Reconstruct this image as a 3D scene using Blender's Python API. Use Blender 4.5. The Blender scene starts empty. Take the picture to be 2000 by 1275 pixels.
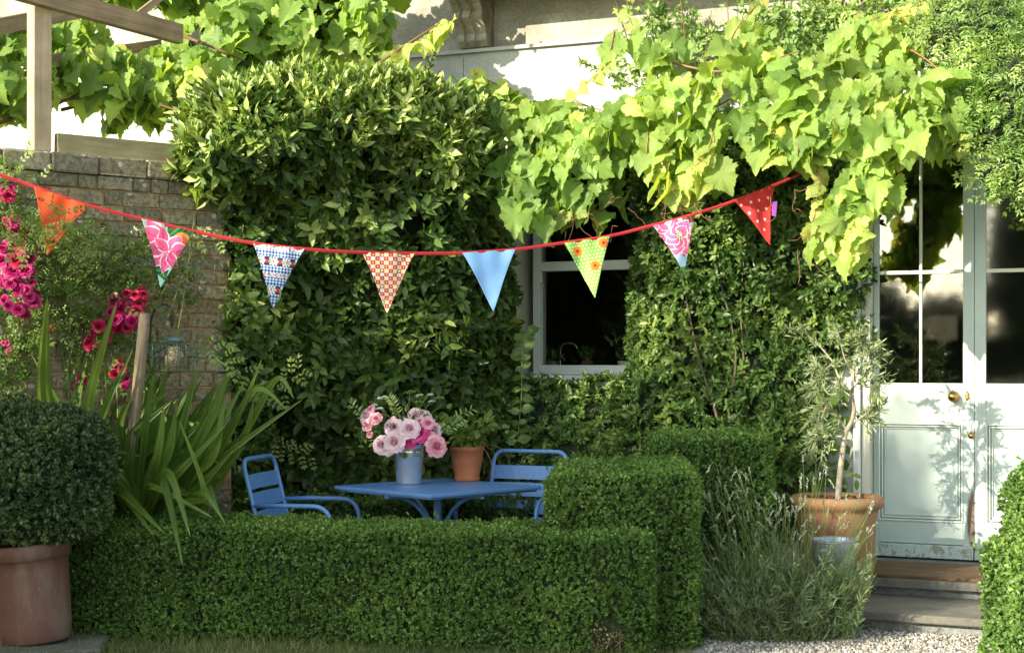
import bpy, bmesh, math, random
import numpy as np
from mathutils import Vector, Matrix
rng = np.random.default_rng(7); random.seed(7)
R = math.radians
F, H, HY = 3100.0, 1.52, 700.0
scene = bpy.context.scene
COL = scene.collection

# ------------------------------------------------------------------ helpers
def W(px, py, Y):
    return np.array([(px-1000)/F*Y, Y, H-(py-HY)/F*Y])

def tag(o, label=None, cat=None, group=None, kind=None):
    if label: o['label'] = label
    if cat: o['category'] = cat
    if group: o['group'] = group
    if kind: o['kind'] = kind
    return o

def empty(name, loc=(0,0,0), rz=0.0, label=None, cat=None, group=None, kind=None):
    o = bpy.data.objects.new(name, None); COL.objects.link(o)
    o.location = tuple(loc); o.rotation_euler = (0,0,rz); o.empty_display_size = .1
    return tag(o, label, cat, group, kind)

def link(name, me, mat, parent=None, world=True):
    """link mesh; if world, mesh coordinates are world coordinates and are moved into the parent's frame"""
    o = bpy.data.objects.new(name, me); COL.objects.link(o)
    if mat is not None: me.materials.append(mat)
    if parent is not None:
        o.parent = parent
        if world:
            par = parent; M = Matrix.Identity(4)
            while par is not None:
                M = Matrix.LocRotScale(par.location, par.rotation_euler, par.scale) @ M
                par = par.parent
            me.transform(M.inverted())
    return o

def copy_tree(o, parent=None):
    c = o.copy(); COL.objects.link(c); c.parent = parent
    for ch in [x for x in list(bpy.data.objects) if x.parent == o]:
        copy_tree(ch, c)
    return c

def mesh_np(name, V, faces_flat, counts, attr=None, smooth=False):
    me = bpy.data.meshes.new(name)
    V = np.asarray(V, dtype=np.float32)
    me.vertices.add(len(V)); me.vertices.foreach_set('co', V.ravel())
    ff = np.asarray(faces_flat, dtype=np.int32); ct = np.asarray(counts, dtype=np.int32)
    me.loops.add(len(ff)); me.loops.foreach_set('vertex_index', ff)
    me.polygons.add(len(ct))
    st = np.concatenate([[0], np.cumsum(ct)[:-1]]).astype(np.int32)
    me.polygons.foreach_set('loop_start', st)
    if smooth: me.polygons.foreach_set('use_smooth', np.ones(len(ct), dtype=bool))
    me.update(calc_edges=True)
    if attr is not None:
        a = me.attributes.new('rnd', 'FLOAT', 'POINT'); a.data.foreach_set('value', np.asarray(attr, dtype=np.float32))
    return me

class MB:
    """collects shapes into one mesh"""
    def __init__(s): s.v = []; s.f = []; s.r = []; s.sm = []
    def add(s, V, Fs, r=None, smooth=False):
        b = len(s.v); r = random.random() if r is None else r
        for p in V: s.v.append((float(p[0]), float(p[1]), float(p[2]))); s.r.append(r)
        for f in Fs: s.f.append([b+i for i in f]); s.sm.append(smooth)
        return s
    def box(s, x0, x1, y0, y1, z0, z1, jit=0, M=None, bev=0, r=None):
        if bev > 0:
            bm = bmesh.new(); bmesh.ops.create_cube(bm, size=1)
            for v in bm.verts:
                v.co = Vector(((x0+x1)/2+v.co.x*(x1-x0), (y0+y1)/2+v.co.y*(y1-y0), (z0+z1)/2+v.co.z*(z1-z0)))
            bmesh.ops.bevel(bm, geom=list(bm.edges), offset=bev, segments=2, affect='EDGES', profile=.6)
            V = [v.co.copy() for v in bm.verts]; bm.verts.index_update(); Fs = [[v.index for v in f.verts] for f in bm.faces]; bm.free()
        else:
            V = [Vector((x, y, z)) for z in (z0, z1) for y in (y0, y1) for x in (x0, x1)]
            Fs = [(0,2,3,1),(4,5,7,6),(0,1,5,4),(2,6,7,3),(0,4,6,2),(1,3,7,5)]
        if jit: V = [p+Vector((random.uniform(-jit,jit), random.uniform(-jit,jit), random.uniform(-jit,jit))) for p in V]
        if M is not None: V = [M@p for p in V]
        return s.add(V, Fs, r)
    def tube(s, pts, rad, n=8, closed=False, cap=True, flat=1.0, r=None):
        P = [Vector(tuple(float(a) for a in p)) for p in pts]; m = len(P)
        rad = [rad]*m if not hasattr(rad, '__len__') else list(rad)
        T = []
        for i in range(m):
            if closed: t = P[(i+1)%m]-P[i-1]
            else: t = P[min(i+1,m-1)]-P[max(i-1,0)]
            T.append(t.normalized() if t.length > 1e-9 else Vector((0,0,1)))
        a = Vector((0,0,1)) if abs(T[0].z) < .9 else Vector((1,0,0))
        u = (a - T[0]*a.dot(T[0])).normalized(); V = []
        for i in range(m):
            u = (u - T[i]*u.dot(T[i])); u = u.normalized() if u.length > 1e-6 else Vector((1,0,0))
            w = T[i].cross(u)
            for k in range(n):
                th = 2*math.pi*k/n
                V.append(P[i] + (u*math.cos(th)*flat + w*math.sin(th))*rad[i])
        Fs = []
        for i in range(m if closed else m-1):
            j = (i+1) % m
            for k in range(n):
                Fs.append((i*n+k, i*n+(k+1)%n, j*n+(k+1)%n, j*n+k))
        if cap and not closed:
            Fs.append(tuple(range(n))[::-1]); Fs.append(tuple((m-1)*n+k for k in range(n)))
        return s.add(V, Fs, r, smooth=True)
    def lathe(s, prof, c=(0,0,0), n=40, M=None, r=None):
        V = []; m = len(prof)
        for (rr, z) in prof:
            for k in range(n):
                th = 2*math.pi*k/n
                p = Vector((c[0]+rr*math.cos(th), c[1]+rr*math.sin(th), c[2]+z)); V.append(M@p if M is not None else p)
        Fs = [(i*n+k, i*n+(k+1)%n, (i+1)*n+(k+1)%n, (i+1)*n+k) for i in range(m-1) for k in range(n)]
        return s.add(V, Fs, r, smooth=True)
    def build(s, name, mat, parent=None, world=True, autos=None):
        me = bpy.data.meshes.new(name); me.from_pydata(s.v, [], s.f); me.update()
        a = me.attributes.new('rnd', 'FLOAT', 'POINT'); a.data.foreach_set('value', np.array(s.r, dtype=np.float32))
        me.polygons.foreach_set('use_smooth', np.array(s.sm, dtype=bool))
        return link(name, me, mat, parent, world)

def smooth_path(pts, n=8):
    P = [np.array(p, float) for p in pts]; out = []
    for i in range(len(P)-1):
        p0 = P[max(i-1,0)]; p1 = P[i]; p2 = P[i+1]; p3 = P[min(i+2,len(P)-1)]
        for k in range(n):
            t = k/n
            out.append(.5*((2*p1)+(-p0+p2)*t+(2*p0-5*p1+4*p2-p3)*t*t+(-p0+3*p1-3*p2+p3)*t**3))
    out.append(P[-1]); return out

# ------------------------------------------------------------------ materials
def new_mat(name):
    m = bpy.data.materials.new(name); m.use_nodes = True
    nt = m.node_tree; nt.nodes.clear()
    out = nt.nodes.new('ShaderNodeOutputMaterial'); b = nt.nodes.new('ShaderNodeBsdfPrincipled')
    nt.links.new(b.outputs[0], out.inputs['Surface'])
    return m, nt, b, out
def N(nt, t, **kw):
    n = nt.nodes.new(t)
    for k, v in kw.items():
        if hasattr(n, k): setattr(n, k, v)
        else: n.inputs[k.replace('_', ' ')].default_value = v
    return n
def ramp(nt, stops, interp='LINEAR'):
    n = nt.nodes.new('ShaderNodeValToRGB'); n.color_ramp.interpolation = interp
    e = n.color_ramp.elements
    while len(e) > 1: e.remove(e[-1])
    e[0].position = stops[0][0]; e[0].color = tuple(stops[0][1])+((1,) if len(stops[0][1]) == 3 else ())
    for p, c in stops[1:]:
        x = e.new(p); x.color = tuple(c)+((1,) if len(c) == 3 else ())
    return n
def noise(nt, scale, detail=6, rough=.55, vec=None, dist=0):
    n = nt.nodes.new('ShaderNodeTexNoise'); n.inputs['Scale'].default_value = scale
    n.inputs['Detail'].default_value = detail; n.inputs['Roughness'].default_value = rough
    n.inputs['Distortion'].default_value = dist
    if vec is not None: nt.links.new(vec, n.inputs['Vector'])
    return n
def mix(nt, fac, a, b, mode='MIX'):
    n = nt.nodes.new('ShaderNodeMix'); n.data_type = 'RGBA'; n.blend_type = mode
    for sock, v in ((n.inputs[0], fac), (n.inputs[6], a), (n.inputs[7], b)):
        if isinstance(v, (int, float)): sock.default_value = v
        elif isinstance(v, (tuple, list)): sock.default_value = tuple(v)+((1,) if len(v) == 3 else ())
        else: nt.links.new(v, sock)
    return n.outputs[2]
def bump(nt, b, h, strength=.3, dist=.01):
    n = nt.nodes.new('ShaderNodeBump'); n.inputs['Strength'].default_value = strength; n.inputs['Distance'].default_value = dist
    nt.links.new(h, n.inputs['Height']); nt.links.new(n.outputs[0], b.inputs['Normal'])
def objc(nt):
    return nt.nodes.new('ShaderNodeTexCoord').outputs['Object']

def leaf_mat(name, cols, trans=.35, rough=.4, tcol=None, spec=.5, veins=False):
    """cols: list of (pos, colour) keyed by the per-leaf random value"""
    m, nt, b, out = new_mat(name)
    at = N(nt, 'ShaderNodeAttribute', attribute_name='rnd')
    rp = ramp(nt, cols); nt.links.new(at.outputs['Fac'], rp.inputs[0])
    nz = noise(nt, 3.0, 3, .6, objc(nt))
    c = mix(nt, .5, rp.outputs[0], nz.outputs['Fac'], 'OVERLAY')
    nt.links.new(c, b.inputs['Base Color'])
    b.inputs['Roughness'].default_value = rough; b.inputs['Specular IOR Level'].default_value = spec
    tr = nt.nodes.new('ShaderNodeBsdfTranslucent')
    tc = mix(nt, 1.0, c, tcol or (1.5, 1.6, .55), 'MULTIPLY'); nt.links.new(tc, tr.inputs['Color'])
    ms = nt.nodes.new('ShaderNodeMixShader'); ms.inputs[0].default_value = trans
    nt.links.new(b.outputs[0], ms.inputs[1]); nt.links.new(tr.outputs[0], ms.inputs[2]); nt.links.new(ms.outputs[0], out.inputs['Surface'])
    return m

def plain(name, col, rough=.5, metal=0, var=.15, sc=12, bmp=0, bsc=60, spec=.5, bd=.003):
    m, nt, b, out = new_mat(name); oc = objc(nt)
    n1 = noise(nt, sc, 6, .6, oc)
    lo = tuple(c*(1-var) for c in col); hi = tuple(min(1, c*(1+var)) for c in col)
    rp = ramp(nt, [(.3, lo), (.7, hi)]); nt.links.new(n1.outputs['Fac'], rp.inputs[0]); nt.links.new(rp.outputs[0], b.inputs['Base Color'])
    b.inputs['Roughness'].default_value = rough; b.inputs['Metallic'].default_value = metal; b.inputs['Specular IOR Level'].default_value = spec
    if bmp: bump(nt, b, noise(nt, bsc, 5, .6, oc).outputs['Fac'], bmp, bd)
    return m

M = {}
M['vine'] = leaf_mat('vine_leaf', [(0, (.12,.22,.05)), (.35, (.21,.34,.075)), (.7, (.30,.43,.11)), (.92, (.42,.50,.14)), (1, (.50,.50,.14))], .52, .5, (1.55,1.4,.5), .35)
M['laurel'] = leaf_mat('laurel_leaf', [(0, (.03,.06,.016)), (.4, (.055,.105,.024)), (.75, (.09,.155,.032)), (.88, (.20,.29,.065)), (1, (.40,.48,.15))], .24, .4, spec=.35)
M['climber'] = leaf_mat('climber_leaf', [(0, (.035,.075,.02)), (.4, (.07,.14,.032)), (.8, (.14,.225,.05)), (1, (.26,.33,.09))], .25, .4, spec=.4)
M['box'] = leaf_mat('box_leaf', [(0, (.055,.11,.028)), (.4, (.11,.205,.046)), (.8, (.19,.30,.07)), (1, (.32,.41,.11))], .28, .45, spec=.35)
M['box_blue'] = leaf_mat('box_ball_leaf', [(0, (.035,.07,.03)), (.5, (.07,.12,.048)), (.9, (.12,.18,.06)), (1, (.2,.25,.07))], .2, .45, spec=.35)
M['jasmine'] = leaf_mat('jasmine_leaf', [(0, (.11,.2,.055)), (.5, (.22,.34,.10)), (1, (.38,.48,.17))], .35, .45)
M['rosel'] = leaf_mat('rose_leaf', [(0, (.05,.11,.02)), (.5, (.11,.19,.035)), (1, (.22,.27,.06))], .3, .45)
M['sword'] = leaf_mat('sword_leaf', [(0, (.06,.12,.02)), (.5, (.11,.19,.035)), (1, (.2,.28,.06))], .35, .38)
M['lav'] = leaf_mat('lavender_leaf', [(0, (.06,.10,.05)), (.5, (.12,.18,.09)), (1, (.2,.26,.13))], .2, .6)
M['lavfl'] = leaf_mat('lavender_spike', [(0, (.22,.27,.2)), (1, (.4,.45,.36))], .2, .7, (1,1,1))
M['olive'] = leaf_mat('olive_leaf', [(0, (.10,.15,.06)), (.5, (.18,.24,.10)), (1, (.34,.38,.22))], .25, .45, (1.2,1.3,.7))
M['grass'] = leaf_mat('grass_blade', [(0, (.05,.10,.02)), (.6, (.12,.17,.04)), (1, (.34,.32,.13))], .3, .55)
M['tree'] = leaf_mat('tree_leaf', [(0, (.02,.045,.01)), (.6, (.05,.09,.02)), (1, (.09,.13,.03))], .15, .6)
M['magenta'] = leaf_mat('magenta_petal', [(0, (.26,.002,.06)), (.5, (.46,.008,.13)), (1, (.60,.04,.26))], .25, .55, (1.2,.9,1))
M['crimson'] = leaf_mat('crimson_petal', [(0, (.24,.002,.02)), (.6, (.42,.006,.05)), (1, (.52,.012,.10))], .25, .55, (1.2,.9,1))
M['palepink'] = leaf_mat('pale_pink_petal', [(0, (.78,.42,.54)), (.5, (.88,.64,.72)), (1, (.92,.80,.85))], .25, .6, (1.1,1,1))
M['hotpink'] = leaf_mat('hot_pink_petal', [(0, (.6,.03,.2)), (.5, (.75,.06,.3)), (1, (.8,.14,.4))], .25, .6, (1.1,1,1))
M['midpink'] = leaf_mat('mid_pink_petal', [(0, (.70,.18,.30)), (.5, (.82,.34,.46)), (1, (.88,.56,.64))], .25, .6, (1.1,1,1))
M['whitefl'] = leaf_mat('white_floret', [(0, (.7,.75,.65)), (1, (.85,.87,.8))], .2, .7, (1,1,1))
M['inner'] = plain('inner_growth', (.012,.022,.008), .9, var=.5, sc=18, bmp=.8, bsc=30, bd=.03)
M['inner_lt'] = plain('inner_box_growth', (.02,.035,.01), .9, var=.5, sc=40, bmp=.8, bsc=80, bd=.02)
M['stem'] = plain('vine_stem', (.12,.06,.035), .8, var=.3, bmp=.3)
M['redstem'] = plain('red_vine_stem', (.22,.11,.055), .6, var=.3)
M['gstem'] = plain('green_stem', (.13,.2,.05), .6, var=.3)
M['bark'] = plain('bark', (.13,.1,.07), .9, var=.4, sc=20, bmp=.6)
M['olivebark'] = plain('olive_bark', (.30,.27,.2), .85, var=.35, sc=40, bmp=.6)
M['blue'] = plain('blue_powder_coat', (.125,.275,.59), .42, var=.06, sc=5, bmp=.05, bsc=200)
M['terra'] = None; M['brass'] = plain('aged_brass', (.42,.28,.09), .3, 1, .25, 30)
M['galv'] = plain('galvanised_zinc', (.70,.71,.70), .24, .8, .15, 14, bmp=.1, bsc=10)
M['galv_dull'] = plain('dull_zinc', (.33,.38,.42), .55, .6, .2, 14)
M['dkgreen_wire'] = plain('green_coated_wire', (.06,.14,.10), .35)
M['black_iron'] = plain('black_iron', (.025,.03,.03), .45, .3)
M['soil'] = plain('soil', (.035,.022,.014), .95, var=.5, sc=30, bmp=.9, bsc=50, bd=.02)
M['potsoil'] = plain('pot_soil', (.16,.07,.04), .95, var=.7, sc=30, bmp=.9, bsc=60, bd=.02)
M['lime'] = plain('limewashed_inner', (.02,.02,.02), .9)
M['purple'] = plain('purple_ribbon', (.22,.05,.38), .5)
M['cord'] = plain('red_bias_tape', (.40,.014,.022), .7, var=.15, sc=60, bmp=.2, bsc=300)

def mat_terra(name, c0, c1, stain=None, sc=7):
    m, nt, b, out = new_mat(name); oc = objc(nt)
    n1 = noise(nt, sc, 8, .65, oc); rp = ramp(nt, [(.3, c0), (.7, c1)]); nt.links.new(n1.outputs['Fac'], rp.inputs[0])
    c = rp.outputs[0]
    if stain:
        mp = N(nt, 'ShaderNodeMapping'); mp.inputs['Scale'].default_value = (5,5,1.5); nt.links.new(oc, mp.inputs[0])
        n2 = noise(nt, 1.2, 5, .6, mp.outputs[0]); r2 = ramp(nt, [(.5,(0,0,0)),(.68,(1,1,1))]); nt.links.new(n2.outputs['Fac'], r2.inputs[0])
        c = mix(nt, r2.outputs[0], c, stain)
    n3 = noise(nt, 90, 3, .5, oc); r3 = ramp(nt, [(.68,(0,0,0)),(.75,(.5,.5,.5))]); nt.links.new(n3.outputs['Fac'], r3.inputs[0])
    c = mix(nt, r3.outputs[0], c, (.5,.4,.3))
    nt.links.new(c, b.inputs['Base Color']); b.inputs['Roughness'].default_value = .82
    bump(nt, b, noise(nt, 60, 6, .6, oc).outputs['Fac'], .25, .004)
    return m
M['terra'] = mat_terra('terracotta', (.30,.095,.04), (.42,.15,.07))
M['terra_dark'] = mat_terra('brown_terracotta', (.10,.042,.030), (.145,.065,.048), (.17,.115,.09), 4)
M['terra_old'] = mat_terra('weathered_terracotta', (.20,.095,.05), (.29,.165,.08), (.24,.19,.08))

def mat_stucco(name, base, dirt, sc=1.0, spk=.25):
    m, nt, b, out = new_mat(name); oc = objc(nt)
    n1 = noise(nt, 1.6*sc, 8, .65, oc, .4); rp = ramp(nt, [(.35, dirt), (.65, base)]); nt.links.new(n1.outputs['Fac'], rp.inputs[0])
    n2 = noise(nt, 55, 4, .7, oc); r2 = ramp(nt, [(.35,(.55,.55,.55)),(.65,(1,1,1))]); nt.links.new(n2.outputs['Fac'], r2.inputs[0])
    c = mix(nt, spk*2, rp.outputs[0], r2.outputs[0], 'MULTIPLY')
    nt.links.new(c, b.inputs['Base Color']); b.inputs['Roughness'].default_value = .92
    bump(nt, b, n2.outputs['Fac'], .5, .004)
    return m
M['stucco'] = mat_stucco('lime_stucco', (.46,.44,.38), (.28,.27,.22), 1.6, .4)
M['ashlar'] = mat_stucco('smooth_stone', (.56,.57,.54), (.40,.41,.38), 1.4, .25)
M['stone_trim'] = mat_stucco('stone_trim', (.46,.42,.34), (.30,.26,.2), 6)
M['flag'] = mat_stucco('flagstone', (.17,.165,.14), (.10,.095,.08), 3, .2)
M['riser'] = mat_stucco('riser_stone', (.24,.26,.26), (.12,.13,.12), 9, .4)

def mat_paint(name, col, chip=.0, under=(.42,.30,.24), stainbox=None):
    m, nt, b, out = new_mat(name); oc = objc(nt)
    n1 = noise(nt, 3, 5, .6, oc); rp = ramp(nt, [(.3, tuple(c*.88 for c in col)), (.7, tuple(min(1,c*1.05) for c in col))]); nt.links.new(n1.outputs['Fac'], rp.inputs[0])
    c = rp.outputs[0]
    n2 = noise(nt, 22, 10, .75, oc, .6); t = .72-chip*.35
    r2 = ramp(nt, [(t,(0,0,0)),(t+.02,(1,1,1))]); nt.links.new(n2.outputs['Fac'], r2.inputs[0])
    c = mix(nt, r2.outputs[0], c, under)
    if stainbox:
        (sx, sz, rx, rz) = stainbox
        sp = nt.nodes.new('ShaderNodeSeparateXYZ'); nt.links.new(oc, sp.inputs[0])
        def mt(op, a, bb):
            q = nt.nodes.new('ShaderNodeMath'); q.operation = op
            for i, v in enumerate((a, bb)):
                if isinstance(v, (int, float)): q.inputs[i].default_value = v
                else: nt.links.new(v, q.inputs[i])
            return q.outputs[0]
        dx = mt('DIVIDE', mt('SUBTRACT', sp.outputs[0], sx), rx); dz = mt('DIVIDE', mt('SUBTRACT', sp.outputs[2], sz), rz)
        d = mt('ADD', mt('MULTIPLY', dx, dx), mt('MULTIPLY', dz, dz))
        mp = N(nt, 'ShaderNodeMapping'); mp.inputs['Scale'].default_value = (60,60,6); nt.links.new(oc, mp.inputs[0])
        d = mt('ADD', d, mt('MULTIPLY', mt('SUBTRACT', noise(nt, 1, 6, .7, mp.outputs[0]).outputs['Fac'], .5), 1.6))
        r3 = ramp(nt, [(.55,(1,1,1)),(1.0,(0,0,0))]); nt.links.new(d, r3.inputs[0])
        c = mix(nt, r3.outputs[0], c, (.13,.085,.055))
    nt.links.new(c, b.inputs['Base Color']); b.inputs['Roughness'].default_value = .5
    bump(nt, b, n2.outputs['Fac'], .12, .004)
    return m
M['door'] = mat_paint('duck_egg_paint', (.42,.51,.49))
M['door_old'] = mat_paint('flaking_duck_egg_paint', (.42,.51,.49), .55, (.26,.24,.20))
M['bead'] = mat_paint('worn_bead_paint', (.50,.60,.57), .45, (.60,.54,.45))
M['white'] = mat_paint('white_paint', (.66,.70,.70), .15, (.45,.42,.36))
M['cream'] = mat_paint('cream_paint', (.58,.58,.50), .1)

def mat_wood(name, c0, c1, axis=0, sc=4):
    m, nt, b, out = new_mat(name); oc = objc(nt)
    s = [28,28,28]; s[axis] = 1.6
    mp = N(nt, 'ShaderNodeMapping'); mp.inputs['Scale'].default_value = s; nt.links.new(oc, mp.inputs[0])
    n1 = noise(nt, 1, 8, .7, mp.outputs[0], 1.0); rp = ramp(nt, [(.3,c0),(.7,c1)]); nt.links.new(n1.outputs['Fac'], rp.inputs[0])
    n2 = noise(nt, sc, 4, .6, oc); c = mix(nt, .7, rp.outputs[0], n2.outputs['Fac'], 'OVERLAY')
    nt.links.new(c, b.inputs['Base Color']); b.inputs['Roughness'].default_value = .85; bump(nt, b, n1.outputs['Fac'], .4, .005)
    return m
M['wood_x'] = mat_wood('weathered_timber', (.17,.12,.075), (.34,.25,.155), 0)
M['wood_z'] = mat_wood('upright_timber', (.30,.23,.15), (.46,.36,.24), 2)
M['wood_g'] = mat_wood('greened_timber', (.20,.18,.09), (.36,.30,.17), 0)
M['wood_post'] = mat_wood('grey_stake_timber', (.12,.09,.06), (.24,.19,.13), 2)

def mat_brick():
    m, nt, b, out = new_mat('old_brick'); oc = objc(nt)
    at = N(nt, 'ShaderNodeAttribute', attribute_name='rnd')
    rp = ramp(nt, [(0,(.20,.18,.125)),(.3,(.31,.265,.175)),(.55,(.37,.31,.21)),(.75,(.32,.23,.13)),(.9,(.25,.24,.19)),(1,(.42,.36,.26))]); nt.links.new(at.outputs['Fac'], rp.inputs[0])
    n1 = noise(nt, 45, 6, .75, oc); r1 = ramp(nt, [(.38,(.35,.35,.33)),(.62,(1.25,1.2,1.1))]); nt.links.new(n1.outputs['Fac'], r1.inputs[0])
    c = mix(nt, 1, rp.outputs[0], r1.outputs[0], 'MULTIPLY')
    n4 = noise(nt, 2.2, 5, .6, oc); r4 = ramp(nt, [(.45,(0,0,0)),(.68,(.55,.55,.55))]); nt.links.new(n4.outputs['Fac'], r4.inputs[0])
    c = mix(nt, r4.outputs[0], c, (.09,.095,.075))
    v = nt.nodes.new('ShaderNodeTexVoronoi'); v.inputs['Scale'].default_value = 13; nt.links.new(oc, v.inputs['Vector'])
    n5 = noise(nt, 1.7, 2, .5, oc); q = nt.nodes.new('ShaderNodeMath'); q.operation = 'MULTIPLY'; nt.links.new(n5.outputs['Fac'], q.inputs[0]); q.inputs[1].default_value = .42
    s = nt.nodes.new('ShaderNodeMath'); s.operation = 'LESS_THAN'; nt.links.new(v.outputs['Distance'], s.inputs[0]); nt.links.new(q.outputs[0], s.inputs[1])
    w = nt.nodes.new('ShaderNodeSeparateColor'); nt.links.new(v.outputs['Color'], w.inputs[0])
    g = nt.nodes.new('ShaderNodeMath'); g.operation = 'GREATER_THAN'; nt.links.new(w.outputs[0], g.inputs[0]); g.inputs[1].default_value = .6
    k = nt.nodes.new('ShaderNodeMath'); k.operation = 'MULTIPLY'; nt.links.new(s.outputs[0], k.inputs[0]); nt.links.new(g.outputs[0], k.inputs[1])
    c = mix(nt, k.outputs[0], c, (.42,.43,.38))
    nt.links.new(c, b.inputs['Base Color']); b.inputs['Roughness'].default_value = .95
    bump(nt, b, n1.outputs['Fac'], .9, .008)
    return m
M['brick'] = mat_brick()
M['mortar'] = plain('lime_mortar', (.34,.22,.11), .95, var=.4, sc=20, bmp=.8, bsc=60, bd=.01)

def mat_mat():
    m, nt, b, out = new_mat('coir'); oc = objc(nt)
    mp = N(nt, 'ShaderNodeMapping'); mp.inputs['Scale'].default_value = (2,8,8); nt.links.new(oc, mp.inputs[0])
    n1 = noise(nt, 2, 8, .7, mp.outputs[0]); rp = ramp(nt, [(.3,(.08,.042,.018)),(.7,(.19,.115,.055))]); nt.links.new(n1.outputs['Fac'], rp.inputs[0])
    nt.links.new(rp.outputs[0], b.inputs['Base Color']); b.inputs['Roughness'].default_value = 1
    bump(nt, b, noise(nt, 300, 3, .6, oc).outputs['Fac'], .9, .01); return m
M['coir'] = mat_mat()

def mat_glass(name, refl=1.0, rough=.0):
    m, nt, b, out = new_mat(name); nt.nodes.remove(b)
    g = nt.nodes.new('ShaderNodeBsdfGlossy'); g.inputs['Roughness'].default_value = rough
    t = nt.nodes.new('ShaderNodeBsdfTransparent'); t.inputs['Color'].default_value = (.9,.93,.9,1)
    fr = nt.nodes.new('ShaderNodeFresnel'); fr.inputs['IOR'].default_value = 1.5+refl
    if rough == 0:
        oc = objc(nt); bp = nt.nodes.new('ShaderNodeBump'); bp.inputs['Strength'].default_value = .03; bp.inputs['Distance'].default_value = .02
        nt.links.new(noise(nt, 3, 2, .4, oc).outputs['Fac'], bp.inputs['Height']); nt.links.new(bp.outputs[0], g.inputs['Normal'])
    ms = nt.nodes.new('ShaderNodeMixShader'); nt.links.new(fr.outputs[0], ms.inputs[0]); nt.links.new(t.outputs[0], ms.inputs[1]); nt.links.new(g.outputs[0], ms.inputs[2])
    nt.links.new(ms.outputs[0], out.inputs['Surface']); return m
M['glass'] = mat_glass('old_window_glass', .1)
M['doorglass'] = mat_glass('door_glass', .55, .035)

def mat_vcol(name, rough=.75):
    m, nt, b, out = new_mat(name)
    at = N(nt, 'ShaderNodeAttribute', attribute_name='print'); nt.links.new(at.outputs['Color'], b.inputs['Base Color'])
    b.inputs['Roughness'].default_value = rough; b.inputs['Sheen Weight'].default_value = .1
    tr = nt.nodes.new('ShaderNodeBsdfTranslucent'); nt.links.new(at.outputs['Color'], tr.inputs['Color'])
    ms = nt.nodes.new('ShaderNodeMixShader'); ms.inputs[0].default_value = .12
    nt.links.new(b.outputs[0], ms.inputs[1]); nt.links.new(tr.outputs[0], ms.inputs[2]); nt.links.new(ms.outputs[0], out.inputs['Surface'])
    return m
M['cloth'] = mat_vcol('printed_cotton')

# ------------------------------------------------------------------ leaf templates (base at origin, tip +Y, face +Z, length 1)
def tpl_oval(w=.42, fold=.12, curl=-.12):
    ys = [0, .3, .65, 1.0]; ws = [.0, w*.9, w*.85, 0]; zs = [0, 0, curl*.3, curl]
    V = [(0,0,0)]
    for i in (1,2):
        V += [(-ws[i]/2*1.0, ys[i], zs[i]+fold*w), (0, ys[i], zs[i]), (ws[i]/2, ys[i], zs[i]+fold*w)]
    V.append((0,1,zs[3]))
    Fs = [(0,2,1),(0,3,2),(1,2,5,4),(2,3,6,5),(4,5,7),(5,6,7)]
    return np.array(V, float), Fs
def tpl_small(w=.5, fold=.15):
    V = [(0,0,0), (-w/2,.5,fold*w), (w/2,.5,fold*w), (0,1,-.05)]
    return np.array(V, float), [(0,3,1),(0,2,3)]
def tpl_vine(seed=0):
    r = random.Random(seed)
    # right-half outline of a grape leaf: heart base, 3-5 shallow lobes, toothed
    half = [(.0,.0),(.14,-.17),(.30,-.19),(.44,-.08),(.50,.10),(.47,.19),(.56,.28),(.55,.40),(.42,.50),(.38,.56),(.40,.66),(.30,.78),(.20,.84),(.10,.98)]
    pts = []
    for i in range(len(half)-1):
        a, b = half[i], half[i+1]; pts.append(a)
        if i > 0:
            mx, my = (a[0]+b[0])/2, (a[1]+b[1])/2; k = 1.0-.055
            pts.append((mx*k, .4+(my-.4)*k))
    pts.append(half[-1])
    left = [(-x*(1+r.uniform(-.08,.08)), y) for (x, y) in pts[1:]][::-1]
    ring = pts[1:] + [(0,1.07)] + left
    out = []
    for (x, y) in ring:
        rr = math.hypot(x, y-.35)
        z = -(.25+.22*(seed%3))*rr*rr + .07*math.sin(5*math.atan2(x,y-.2)+seed)*rr + (.10,.42,-.05,.28,.6,.0)[seed%6]*abs(x) - (.3 if seed%2 else 0)*max(0,y-.4)**1.5
        out.append((x, y+.0, z))
    V = [(0,0,0)] + [(0,.35,-.03)] + out
    n = len(out)
    Fs = [(1, 2+i, 2+i+1) for i in range(n-1)]
    Fs += [(1,0,2), (1,2+n-1,0)]
    return np.array(V, float), Fs
def tpl_pinnate(n=3, lw=.42, ll=.36, term=True):
    V = []; Fs = []
    bv, bf = tpl_small(lw, .15)
    def put(o, ang, L):
        c, s = math.cos(ang), math.sin(ang); b = len(V)
        for v in bv:
            x, y, z = v*L; V.append((o[0]+x*c-y*s, o[1]+x*s+y*c, z-.06*o[1]))
        for f in bf: Fs.append(tuple(b+i for i in f))
    for i in range(n):
        y = .18+.62*i/max(1,n-1)
        put((0,y), .95, ll); put((0,y), -.95, ll)
    if term: put((0,.78), 0, ll*1.1)
    b = len(V); V += [(-.008,0,0),(.008,0,0),(0,.85,-.05)]; Fs.append((b,b+1,b+2))
    return np.array(V, float), Fs
def tpl_blade():
    V = []; Fs = []
    for i in range(5):
        t = i/4; w = .5*(1-t**1.5)*.06
        V += [(-w, t, -.25*t*t), (w, t, -.25*t*t)]
    for i in range(4): Fs.append((2*i,2*i+1,2*i+3,2*i+2))
    return np.array(V, float), Fs

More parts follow.
